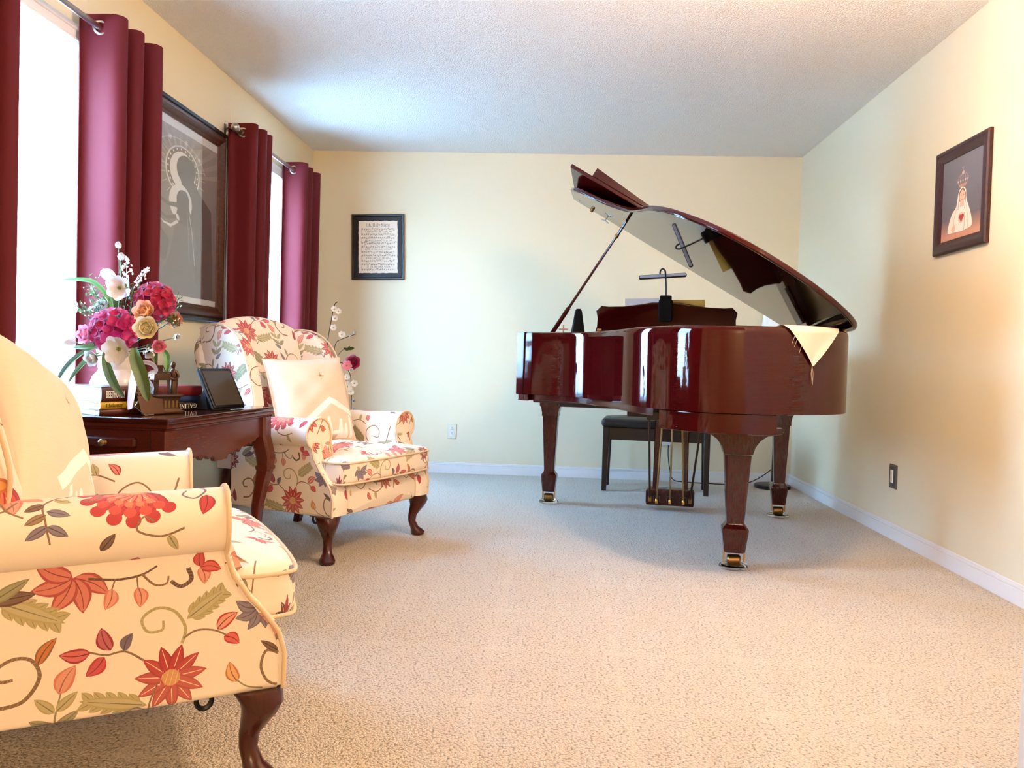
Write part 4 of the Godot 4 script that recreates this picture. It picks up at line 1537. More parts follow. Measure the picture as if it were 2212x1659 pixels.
func make_chair() -> Node3D:
	var t := thing("wing_chair", "", "armchair")
	var F: Material = M.floral_upholstery
	var inv := Vector2(-1, -1) / TILE
	for s in [-1.0, 1.0]:
		# plane of the side: X forward, Y up, Z outwards
		var side := Transform3D(Basis(Vector3(0, 0, 1), Vector3(0, 1, 0), Vector3(-1, 0, 0)), Vector3(s * 0.340, 0, 0))
		var o := [Vector2(-0.19, 0.20), Vector2(0.10, 0.198), Vector2(0.365, 0.198)]
		for i in 15:
			var y := 0.21 + 0.285 * i / 14.0
			o.append(Vector2(zfront(y), y))
		o.append(Vector2(-0.20, 0.495))
		var b := MB.new()
		b.puff(pv2(o), 0.058, 0.012, 3, 0.0, side, inv, Vector2(0.376 / TILE, 0.198 / TILE))
		part("side_panel", b, F, t, 50)
		# rolled arm: ring order from the inner foot over the top to the crease outside
		var prof := [Vector2(0.245, 0.36), Vector2(0.242, 0.45), Vector2(0.245, 0.53), Vector2(0.258, 0.568), Vector2(0.285, 0.594), Vector2(0.32, 0.604), Vector2(0.355, 0.598), Vector2(0.385, 0.578), Vector2(0.399, 0.550), Vector2(0.398, 0.520), Vector2(0.386, 0.498), Vector2(0.364, 0.486), Vector2(0.33, 0.48), Vector2(0.32, 0.36)]
		prof = cat(prof, 3)
		var rings := []
		for k in 13:
			var R := PackedVector3Array()
			for q in prof:
				var zf := zfront(q.y) + 0.002
				var zz := lerpf(zf, -0.32, pow(k / 12.0, 1.0))
				var dip := -0.012 * (k / 12.0)
				R.append(Vector3(s * q.x, q.y + dip, zz))
			rings.append(R)
		b = MB.new()
		b.loft(rings, true, false, Vector2(1, 1) / TILE, Vector2(0.005, -1.07), true)
		# padded front face
		var R0: PackedVector3Array = rings[0]
		var cen := Vector3(s * 0.318, 0.515, zfront(0.515) + 0.012)
		for i in R0.size():
			var j := (i + 1) % R0.size()
			b.tri(cen, R0[i], R0[j], Vector2(cen.x, -cen.y) / TILE, Vector2(R0[i].x, -R0[i].y) / TILE, Vector2(R0[j].x, -R0[j].y) / TILE)
		b.fix(0)
		part("arm_roll", b, F, t, 42)
		# lower front post under the roll, swept forward
		b = MB.new()
		rings = []
		for i in 15:
			var y := 0.205 + 0.30 * i / 14.0
			var zf := zfront(y)
			var xi: float = lerpf(0.268, 0.252, i / 14.0)
			var R := PackedVector3Array()
			for q in [[0.366, 0.0], [0.360, 0.007], [0.34, 0.013], [0.30, 0.014], [xi + 0.012, 0.010], [xi, 0.0], [xi, -0.10], [0.366, -0.10]]:
				R.append(Vector3(s * q[0], y, zf + q[1]))
			rings.append(R)
		b.loft(rings, true, true, Vector2(1, -1) / TILE, Vector2(0.93, 0.55))
		part("arm_front", b, F, t, 50)
		# piping round the front of the arm
		b = MB.new()
		var pts := []
		for i in 13:
			var y := 0.20 + 0.282 * i / 12.0
			pts.append(Vector3(s * 0.369, y, zfront(y) + 0.004))
		for q in [Vector2(0.388, 0.497), Vector2(0.401, 0.52), Vector2(0.402, 0.55), Vector2(0.388, 0.58), Vector2(0.356, 0.601), Vector2(0.32, 0.607), Vector2(0.284, 0.597), Vector2(0.256, 0.57), Vector2(0.243, 0.53)]:
			pts.append(Vector3(s * q.x, q.y, zfront(q.y) + 0.004))
		for i in 9:
			var y := 0.50 - 0.22 * i / 8.0
			pts.append(Vector3(s * 0.248, y, zfront(y) + 0.008))
		b.tube(cat(pts, 2), 0.0048, 7)
		part("arm_piping", b, M.upholstery_cord, t, 60)
		# wing
		o = cat([Vector2(-0.20, 0.50), Vector2(-0.03, 0.57), Vector2(-0.035, 0.66), Vector2(-0.075, 0.80), Vector2(-0.135, 0.915), Vector2(-0.20, 0.972), Vector2(-0.28, 0.996), Vector2(-0.37, 0.996), Vector2(-0.435, 0.975), Vector2(-0.415, 0.86), Vector2(-0.32, 0.66)], 4, true)
		b = MB.new()
		var wx := Transform3D(Basis(), Vector3(s * 0.306, 0, -0.065)) * T(0, 0, 0, s * 9.0) * Transform3D(Basis(Vector3(0, 0, 1), Vector3(0, 1, 0), Vector3(-1, 0, 0)), Vector3.ZERO)
		b.puff(pv2(o), 0.088, 0.03, 4, 0.004, wx, inv, Vector2(0.17, 0.25), -1.0, Vector2(-0.24, 0.80))
		part("wing", b, F, t, 60)
		b = MB.new()
		pts = []
		for q in [Vector2(-0.036, 0.585), Vector2(-0.033, 0.66), Vector2(-0.073, 0.80), Vector2(-0.133, 0.917), Vector2(-0.20, 0.975), Vector2(-0.28, 1.0), Vector2(-0.37, 1.0), Vector2(-0.43, 0.982)]:
			pts.append(wx * Vector3(q.x + 0.004, q.y, -s * 0.034))
		b.tube(cat(pts, 4), 0.0046, 7)
		part("wing_piping", b, M.upholstery_cord, t, 60)
	# leaning back with an arched top
	var o := cat([Vector2(-0.27, 0.0), Vector2(0.27, 0.0), Vector2(0.285, 0.30), Vector2(0.292, 0.54), Vector2(0.285, 0.60), Vector2(0.22, 0.648), Vector2(0.11, 0.676), Vector2(0.0, 0.684), Vector2(-0.11, 0.676), Vector2(-0.22, 0.648), Vector2(-0.285, 0.60), Vector2(-0.292, 0.54), Vector2(-0.285, 0.30)], 3, true)
	var b := MB.new()
	b.puff(pv2(o), 0.14, 0.045, 4, 0.028, T(0, 0.40, -0.225, 0, -20), Vector2(1, -1) / TILE, Vector2(0.47, 0.76), 0.004, Vector2(0, 0.36))
	part("back", b, F, t, 60)
	b = MB.new()
	o = cat([Vector2(-0.27, 0.0), Vector2(0.27, 0.0), Vector2(0.295, 0.35), Vector2(0.30, 0.54), Vector2(0.22, 0.63), Vector2(0.0, 0.672), Vector2(-0.22, 0.63), Vector2(-0.30, 0.54), Vector2(-0.295, 0.35)], 3, true)
	b.puff(pv2(o), 0.06, 0.02, 2, 0.0, T(0, 0.37, -0.30, 0, -20), Vector2(1, -1) / TILE, Vector2(0.1, 0.3))
	part("back_panel", b, F, t, 50)
	# deck under the cushion
	b = MB.new()
	b.box(Vector3(0, 0.265, 0.06), Vector3(0.60, 0.13, 0.50), 0.01)
	part("seat_deck", b, F, t)
	# T-shaped seat cushion
	o = cat([Vector2(0.235, 0.24), Vector2(0.235, -0.10), Vector2(0.24, -0.245), Vector2(0.262, -0.272), Vector2(0.325, -0.285), Vector2(0.345, -0.315), Vector2(0.340, -0.385), Vector2(0.30, -0.412), Vector2(0.15, -0.425), Vector2(0.0, -0.428), Vector2(-0.15, -0.425), Vector2(-0.30, -0.412), Vector2(-0.340, -0.385), Vector2(-0.345, -0.315), Vector2(-0.325, -0.285), Vector2(-0.262, -0.272), Vector2(-0.24, -0.245), Vector2(-0.235, -0.10), Vector2(-0.235, 0.24)], 3, true)
	var fl := T(0, 0.385, 0, 0, -90)
	b = MB.new()
	b.puff(pv2(o), 0.118, 0.034, 5, 0.034, fl, Vector2(1, -1) / TILE, Vector2(0.42, 0.1), 0.004, Vector2(0, -0.18))
	var cush := part("seat_cushion", b, F, t, 60)
	for y in [0.425, 0.338]:
		b = MB.new()
		var pts := []
		for q in o:
			pts.append(Vector3(q.x * 1.0, y, -q.y + 0.001) if true else Vector3.ZERO)
		var c0 := Vector3(0, y, 0.18)
		for i in pts.size():
			pts[i] = c0 + (pts[i] - c0) * 0.998
		b.tube(pts, 0.0045, 7, Transform3D(), 1.0, true)
		part("cushion_piping", b, M.upholstery_cord, cush, 60)
	# padded front rail, the folded footrest of the recliner
	b = MB.new()
	b.puff(pv2(rrect(-0.262, 0.196, 0.262, 0.322, 0.02)), 0.05, 0.016, 3, 0.012, T(0, 0, 0.352), Vector2(1, -1) / TILE, Vector2(0.44, 0.62), 0.0)
	part("front_rail", b, F, t, 60)
	# cabriole legs
	for s in [-1.0, 1.0]:
		var rings := []
		for q in [[0.0, 0.020, 0.026], [0.004, 0.020, 0.032], [0.016, 0.021, 0.034], [0.028, 0.016, 0.029], [0.042, 0.006, 0.021], [0.070, -0.004, 0.0185], [0.100, -0.002, 0.021], [0.125, 0.008, 0.027], [0.150, 0.018, 0.035], [0.172, 0.021, 0.042], [0.190, 0.014, 0.047], [0.200, 0.008, 0.050]]:
			var R := PackedVector3Array()
			for i in 16:
				var a := TAU * i / 16
				var e := 1.0 + 0.10 * pow(absf(sin(2 * a)), 2.0) * (1.0 if q[0] > 0.1 else 0.0)
				R.append(Vector3(s * (0.325 + q[1]) + cos(a) * q[2] * e, q[0], 0.322 + q[1] * 0.8 + sin(a) * q[2] * e))
			rings.append(R)
		b = MB.new()
		b.loft(rings)
		part("leg", b, M.leg_wood, t, 50)
		b = MB.new()
		b.loft([box_ring(Vector3(s * 0.27, 0, -0.36), 0.018, 0.018), box_ring(Vector3(s * 0.27, 0.12, -0.33), 0.022, 0.022), box_ring(Vector3(s * 0.27, 0.40, -0.28), 0.026, 0.026)])
		part("leg", b, M.leg_wood, t, 40)
	# bit of the recliner's mechanism below the side
	b = MB.new()
	var loopy := []
	for i in 14:
		loopy.append(Vector3(-0.30, 0.172 + cos(TAU * i / 14) * 0.018, 0.235 + sin(TAU * i / 14) * 0.015))
	b.tube(loopy, 0.0055, 6, Transform3D(), 1.0, true)
	b.box(Vector3(-0.30, 0.198, 0.235), Vector3(0.03, 0.03, 0.05), 0.003)
	part("recliner_hook", b, M.black_satin, t)
	return t

func make_cushion() -> Node3D:
	var t := thing("cushion", "", "cushion")
	var b := MB.new()
	var n := 22
	var H := 0.222
	for side in [1.0, -1.0]:
		var P := []
		for i in n + 1:
			var line := PackedVector3Array()
			for j in n + 1:
				var u := j / float(n) * 2 - 1
				var v := 1 - i / float(n) * 2
				var pull := 0.055
				var x := u * H * (1 - pull * (1 - pow(absf(v), 2.2)) * pow(absf(u), 3.0) * 1.0)
				var y := v * H * (1 - pull * (1 - pow(absf(u), 2.2)) * pow(absf(v), 3.0) * 1.0)
				var th := 0.068 * pow(maxf(0.0, (1 - u * u) * (1 - v * v)), 0.38)
				th += 0.004 * sin(u * 7 + v * 5) * (1 - u * u) * (1 - v * v) + 0.003 * sin(v * 12 - u * 9) * (1 - u * u) * (1 - v * v)
				line.append(Vector3(x, y * 0.94, side * (0.003 + th)))
			P.append(line)
		if side > 0:
			b.grid(P)
			part("front", b, M.linen_print, t, 80)
			b = MB.new()
		else:
			P.reverse()
			b.grid(P)
			part("back", b, M.linen_plain, t, 80)
	b = MB.new()
	var pts := []
	for e in 4:
		for k in 12:
			var w := k / 12.0 * 2 - 1
			var q := Vector2(w, 1)
			var pull := 0.055 * (1 - pow(absf(w), 2.2))
			var p := Vector2(w * H, H * (1 - pull)).rotated(-PI / 2 * e)
			pts.append(Vector3(p.x, p.y * 0.94, 0))
	b.tube(pts, 0.005, 7, Transform3D(), 1.0, true)
	part("seam_cord", b, M.linen_plain, t, 60)
	return t

# ---------------------------------------------------------------- the end table between the chairs
const TAB := 0.655

func build_table() -> void:
	# origin at the near corner by the room, x along the long side away from the camera, z towards the room
	var t := thing("end_table", "dark cherry end table with a scalloped apron between the two chairs", "table", T(-1.225, 0, -2.476, 85.1))
	var L := 0.776
	var D := 0.60
	var b := MB.new()
	b.puff(pv2(rrect(-0.0, -0.0, L, D, 0.006, 2)), 0.020, 0.006, 3, 0.0, T(0, TAB - 0.010, 0, 0, -90))
	part("top", b, M.table_top_wood, t, 30)
	b = MB.new()
	for e in [[0.006, 0.016, 0.005], [0.014, 0.010, 0.004]]:
		b.puff(pv2(rrect(e[0], e[0], L - e[0], D - e[0], 0.004, 2)), e[1], e[2], 3, 0.0, T(0, TAB - 0.026 if e[0] < 0.01 else TAB - 0.037, 0, 0, -90))
	part("top_moulding", b, M.cherry_wood, t, 30)
	# case sides; the long ones end in a scalloped edge
	var bot := 0.49
	for e in 2:
		var o := [Vector2(0.03, TAB - 0.04), Vector2(0.03, bot + 0.05)]
		var sc := []
		var mid := L / 2
		for q in [[0.06, 0.045], [0.10, 0.042], [0.118, 0.030], [0.14, 0.030], [0.152, 0.018], [0.175, 0.030], [0.20, 0.016], [0.225, 0.020], [0.25, 0.002], [0.275, 0.016], [0.30, 0.0], [0.325, 0.008], [0.345, -0.012]]:
			sc.append(Vector2(q[0], bot + q[1]))
		o.append_array(cat(sc, 3))
		var mir := []
		for q in o:
			mir.append(Vector2(L - q.x, q.y))
		mir.reverse()
		o.append_array(mir)
		b = MB.new()
		b.puff(pv2(o), 0.018, 0.003, 2, 0.0, T(0, 0, -0.032 if e == 0 else -D + 0.032))
		part("apron", b, M.cherry_wood, t, 30)
	for e in [0.032, L - 0.032]:
		b = MB.new()
		b.box(Vector3(e, (TAB - 0.04 + bot) / 2, -D / 2), Vector3(0.018, TAB - 0.04 - bot, D - 0.06), 0.002)
		part("end_panel", b, M.cherry_wood, t, 30)
	b = MB.new()
	b.box(Vector3(0.020, bot + 0.004, -D / 2), Vector3(0.03, 0.014, D - 0.05), 0.004)
	part("base_bead", b, M.cherry_wood, t, 30)
	# pull-out slide with its knob on the near end
	b = MB.new()
	b.box(Vector3(0.018, 0.572, -0.33), Vector3(0.022, 0.034, 0.42), 0.006)
	var sl := part("slide", b, M.cherry_wood, t, 30)
	b = MB.new()
	b.lathe([Vector2(0, 0), Vector2(0.010, 0), Vector2(0.005, 0.006), Vector2(0.009, 0.012), Vector2(0.0115, 0.018), Vector2(0.008, 0.023), Vector2(0, 0.024)], 16, T(0.008, 0.572, -0.225, 0, 0, 90))
	part("knob", b, M.old_brass, sl, 50)
	for c in [[0.038, 0.038, -1, -1], [L - 0.038, 0.038, 1, -1], [0.038, D - 0.038, -1, 1], [L - 0.038, D - 0.038, 1, 1]]:
		b = MB.new()
		var rings := []
		for q in [[0.0, 0.012, 0.020], [0.012, 0.014, 0.024], [0.035, 0.008, 0.020], [0.06, -0.004, 0.0165], [0.14, -0.010, 0.017], [0.25, -0.006, 0.020], [0.34, 0.006, 0.025], [0.392, 0.014, 0.028], [0.400, 0.015, 0.033], [0.410, 0.015, 0.033], [0.416, 0.015, 0.028], [0.45, 0.015, 0.032], [0.50, 0.006, 0.034], [0.535, 0.0, 0.033], [0.614, 0.0, 0.033]]:
			rings.append(box_ring(Vector3(c[0] + c[2] * q[1], q[0], -(c[1] + c[3] * q[1])), q[2], q[2], 0.3))
		b.loft(rings)
		part("leg", b, M.cherry_wood, t, 30)

	# three books with their spines towards the room
	var yb := TAB
	for q in [["book_brown", 0.020, 0.168, 0.230, "thin brown hardback at the bottom of the three-book stack", 0.0], ["book_yellow", 0.023, 0.166, 0.230, "slim hardback with a yellow spine, middle of the left stack", 1.0], ["book_maroon", 0.050, 0.160, 0.225, "thick maroon hardback with white capitals, topmost of the left stack", 2.0]]:
		var bk := book(q[0], "page_cream", q[1], q[2], q[3], q[4], T(-1.538, yb, -2.653, 60.0 + q[5] * 0.7), "books stacked by the vase")
		yb += q[1] + 0.0006
		var z0: float = q[3] / 2 + 0.0045
		if q[0] == "book_maroon":
			text("title", "BEETHOVEN", M.print_white, bk, T(-0.032, 0.024, z0), 0.024, 0.36, "Droid Sans", 0.0012, 700)
			b = MB.new()
			b.box(Vector3(0.047, 0.025, q[3] / 2 + 0.0035), Vector3(0.064, 0.045, 0.0045), 0.001)
			part("spine_band", b, M.book_band, bk)
			text("subtitle", "HIS", M.print_gold, bk, T(0.040, 0.032, z0 + 0.002), 0.006, 0.9)
			text("subtitle", "SYMPHONIES", M.print_gold, bk, T(0.045, 0.021, z0 + 0.002), 0.005, 0.8)
		elif q[0] == "book_yellow":
			text("title", "Tchaikovsky", M.print_dark, bk, T(-0.036, 0.0115, z0), 0.012, 0.60, "Droid Serif", 0.0012)
			b = MB.new()
			for e in 3:
				b.lathe([Vector2(0, -0.006), Vector2(0.006, -0.003), Vector2(0.006, 0.003), Vector2(0, 0.006)], 8, T(0.013, 0.005 + e * 0.0065, z0 - 0.003))
			part("emblem", b, M.book_maroon, bk)
			text("subtitle", "MUSIC", M.print_gold, bk, T(0.055, 0.0115, z0), 0.009, 0.7, "Droid Serif", 0.0012)
	# stack behind the figurine
	yb = TAB
	for q in [["book_navy", 0.030, 0.200, 0.160, "dark navy hardback with pale lettering under the red book", 0.0], ["book_blue", 0.022, 0.195, 0.155, "thin blue hardback sandwiched beneath the red book", 2.0], ["book_red", 0.036, 0.205, 0.160, "red hardback on top of the stack behind the figurine", -1.0]]:
		var bk := book(q[0], "page_white", q[1], q[2], q[3], q[4], T(-1.455, yb, -2.905, 66.0 + q[5]), "books stacked behind the figurine")
		yb += q[1] + 0.0006
		if q[0] == "book_navy":
			text("title", "GALINE", M.print_white, bk, T(0.035, 0.015, q[3] / 2 + 0.0045, 0, 0, 180), 0.017, 1.0, "Droid Serif", 0.0012)

	# bronze figurine of a pianist at a little piano
	var f := thing("figurine", "bronze figurine of a pianist standing by a small piano on a tall base", "figurine", T(-1.350, TAB, -2.700, 62.0))
	b = MB.new()
	b.puff(pv2(rrect(-0.062, -0.036, 0.062, 0.036, 0.012)), 0.010, 0.003, 2, 0.0, T(0, 0.005, 0, 0, -90))
	b.loft([rr_ring(0.056, 0.032, 0.010), rr_ring(0.046, 0.027, 0.020), rr_ring(0.045, 0.026, 0.048), rr_ring(0.054, 0.031, 0.060)])
	b.puff(pv2(rrect(-0.058, -0.034, 0.058, 0.034, 0.012)), 0.008, 0.003, 2, 0.0, T(0, 0.062, 0, 0, -90))
	part("base", b, M.bronze, f, 35)
	b = MB.new()
	for k in 5:
		b.box(Vector3(-0.03 + k * 0.015, 0.034, 0.0265), Vector3(0.006, 0.024, 0.003), 0.001)
	part("base_relief", b, M.old_brass, f)
	b = MB.new()
	b.puff(PackedVector2Array([Vector2(-0.052, -0.016), Vector2(0.012, -0.016), Vector2(0.012, 0.016), Vector2(-0.03, 0.020), Vector2(-0.052, 0.010)]), 0.024, 0.002, 2, 0.0, T(0, 0.128, 0, 0, -90))
	b.box(Vector3(-0.018, 0.143, 0.0), Vector3(0.064, 0.004, 0.034), 0.001)
	for c in [Vector2(-0.044, 0.008), Vector2(0.006, 0.012), Vector2(-0.02, -0.012)]:
		b.tube([Vector3(c.x, 0.066, c.y), Vector3(c.x, 0.118, c.y)], [0.0032, 0.0048], 8)
	b.box(Vector3(-0.018, 0.155, -0.012), Vector3(0.036, 0.020, 0.003), 0.001, T(0, 0, 0, 0, 0, 0))
	b.tube([Vector3(-0.036, 0.146, 0.0), Vector3(-0.034, 0.166, -0.012), Vector3(0.0, 0.166, -0.012), Vector3(0.002, 0.146, 0.0)], 0.0014, 6)
	b.tube([Vector3(-0.016, 0.070, 0.016), Vector3(-0.016, 0.092, 0.016)], 0.002, 6)
	part("little_piano", b, M.bronze, f, 35)
	b = MB.new()
	b.tube(cat([Vector3(0.034, 0.064, 0.0), Vector3(0.034, 0.090, 0.0), Vector3(0.036, 0.118, 0.0), Vector3(0.034, 0.138, 0.0), Vector3(0.033, 0.150, 0.0), Vector3(0.033, 0.156, 0.0), Vector3(0.032, 0.164, 0.0), Vector3(0.032, 0.174, 0.0), Vector3(0.032, 0.180, 0.0)], 3), fig_r(), 12)
	for s in [-1.0, 1.0]:
		b.tube(cat([Vector3(0.034, 0.147, s * 0.012), Vector3(0.040, 0.130, s * 0.018), Vector3(0.026, 0.118, s * 0.015), Vector3(0.012, 0.126, s * 0.008)], 4), 0.0046, 8)
	part("pianist", b, M.bronze, f, 60)

	# brown openwork stand leaning before the figurine, with a wire back leg
	var e := thing("small_easel", "small brown lattice plaque on a wire easel beside the figurine", "easel", T(-1.345, TAB, -2.628, 62.0))
	b = MB.new()
	var po := [Vector2(-0.052, 0.0), Vector2(0.034, 0.0), Vector2(0.034, 0.052), Vector2(-0.002, 0.060), Vector2(-0.010, 0.092), Vector2(-0.064, 0.100)]
	b.puff(pv2(po), 0.006, 0.002, 2, 0.0, T(0, 0.002, 0.0, 0, -14))
	part("plaque", b, M.bronze, e, 35)
	b = MB.new()
	for i in 9:
		b.box(Vector3(-0.056 + (i % 5) * 0.010, 0.068 + (i / 5) * 0.014, 0.004), Vector3(0.006, 0.009, 0.004), 0.001, T(0, 0.002, 0, 0, -14))
	part("lattice", b, M.bronze, e, 35)
	b = MB.new()
	b.tube([Vector3(-0.058, 0.003, 0.03), Vector3(-0.070, 0.030, -0.01), Vector3(-0.040, 0.060, -0.02)], 0.0013, 6)
	b.tube([Vector3(-0.058, 0.003, 0.03), Vector3(-0.030, 0.003, 0.035), Vector3(-0.025, 0.012, 0.01)], 0.0013, 6)
	part("wire_leg", b, M.nickel, e, 60)

	# tablet leaning on its folded case
	var tb := thing("tablet", "tablet in a black folding case propped up near the table's far corner", "tablet", T(-1.262, TAB, -2.985, 72.0))
	var lean := T(0, 0.004, 0.03, 0, -28, 0)
	b = MB.new()
	b.puff(pv2(rrect(-0.088, 0.0, 0.088, 0.172, 0.008)), 0.010, 0.004, 2, 0.0, lean * T(0, 0, -0.004))
	part("case_back", b, M.tablet_case, tb, 40)
	b = MB.new()
	b.puff(pv2(rrect(-0.085, 0.003, 0.085, 0.169, 0.008)), 0.007, 0.003, 2, 0.0, lean * T(0, 0, 0.003))
	var bz := part("bezel", b, M.tablet_bezel, tb, 40)
	b = MB.new()
	b.puff(pv2(rrect(-0.074, 0.014, 0.074, 0.157, 0.001)), 0.001, 0.0, 1, 0.0, lean * T(0, 0, 0.0068))
	part("screen", b, M.tablet_screen, bz, 40)
	b = MB.new()
	b.puff(PackedVector2Array([Vector2(-0.02, 0.001), Vector2(-0.085, 0.001), Vector2(-0.030, 0.088)]), 0.130, 0.003, 2, 0.0, Transform3D(Basis(Vector3(0, 0, 1), Vector3(0, 1, 0), Vector3(-1, 0, 0)), Vector3(0, 0.0, 0.0)))
	part("case_stand", b, M.tablet_case, tb, 40)

	# white flex hanging behind the table
	b = MB.new()
	b.tube(cat([Vector3(-1.80, 0.60, -3.16), Vector3(-1.72, 0.47, -3.20), Vector3(-1.735, 0.30, -3.24), Vector3(-1.79, 0.12, -3.24), Vector3(-1.83, 0.01, -3.2)], 6), 0.0035, 6)
	tag(part("cable", b, M.cable_white, self, 60), "white flex hanging down behind the end table", "cable")

func rr_ring(hx: float, hz: float, y: float) -> PackedVector3Array:
	var o := PackedVector3Array()
	for p in rrect(-hx, -hz, hx, hz, minf(hx, hz) * 0.4, 4):
		o.append(Vector3(p.x, y, p.y))
	return o

func fig_r() -> Array:
	var k := [0.013, 0.0145, 0.0135, 0.0145, 0.0105, 0.0048, 0.0078, 0.0082, 0.0026]
	var pts := []
	for x in k:
		pts.append(Vector2(x, 0))
	var o := []
	for q in cat(pts, 3):
		o.append(maxf(q.x, 0.002))
	return o

# a closed book lying flat, spine on its +z side
func book(cover: String, pages: String, th: float, w: float, d: float, label: String, xf: Transform3D, group: String) -> Node3D:
	var t := thing("book", label, "book", xf, group)
	var b := MB.new()
	b.box(Vector3(0, 0.0015, 0), Vector3(w, 0.003, d), 0.001)
	b.box(Vector3(0, th - 0.0015, 0), Vector3(w, 0.003, d), 0.001)
	var rings := []
	for e in [-w / 2, w / 2]:
		var R := PackedVector3Array()
		for i in 9:
			var a := -PI / 2 + PI * i / 8
			R.append(Vector3(e, th / 2 + sin(a) * th / 2, d / 2 - 0.002 + cos(a) * 0.006))
		R.append(Vector3(e, th, d / 2 - 0.006))
		R.append(Vector3(e, 0.0, d / 2 - 0.006))
		rings.append(R)
	b.loft(rings)
	part("cover", b, M[cover], t, 35)
	b = MB.new()
	b.box(Vector3(0, th / 2, -0.004), Vector3(w - 0.012, th - 0.006, d - 0.008), 0.0005)
	part("page_block", b, M[pages], t, 35)
	return t

# ---------------------------------------------------------------- pictures on the walls
# a frame of four mitred lengths with a stepped profile [distance from the outer edge, height off the wall]
func frame_mesh(w: float, h: float, prof: Array) -> MB:
	var b := MB.new()
	var cs := [Vector2(-w / 2, -h / 2), Vector2(w / 2, -h / 2), Vector2(w / 2, h / 2), Vector2(-w / 2, h / 2)]
	var ins := [Vector2(1, 1), Vector2(-1, 1), Vector2(-1, -1), Vector2(1, -1)]
	for e in 4:
		var f := (e + 1) % 4
		var rings := []
		for c in [e, f]:
			var R := PackedVector3Array()
			for q in prof:
				var p: Vector2 = cs[c] + ins[c] * q[0]
				R.append(Vector3(p.x, p.y, q[1]))
			rings.append(R)
		b.loft(rings)
	return b

func sheet(w: float, h: float, z: float, thick := 0.0015) -> MB:   # a flat print with its picture on the front
	var b := MB.new()
	var x := w / 2
	var y := h / 2
	b.quad(Vector3(-x, y, z), Vector3(x, y, z), Vector3(x, -y, z), Vector3(-x, -y, z), Vector2(0, 0), Vector2(1, 0), Vector2(1, 1), Vector2(0, 1))
	var s := b.v.size()
	b.box(Vector3(0, 0, z - thick / 2 - 0.0003), Vector3(w, h, thick), 0.0002)
	for i in range(s, b.uv.size()):
		b.uv[i] = Vector2(0.02, 0.02)
	return b

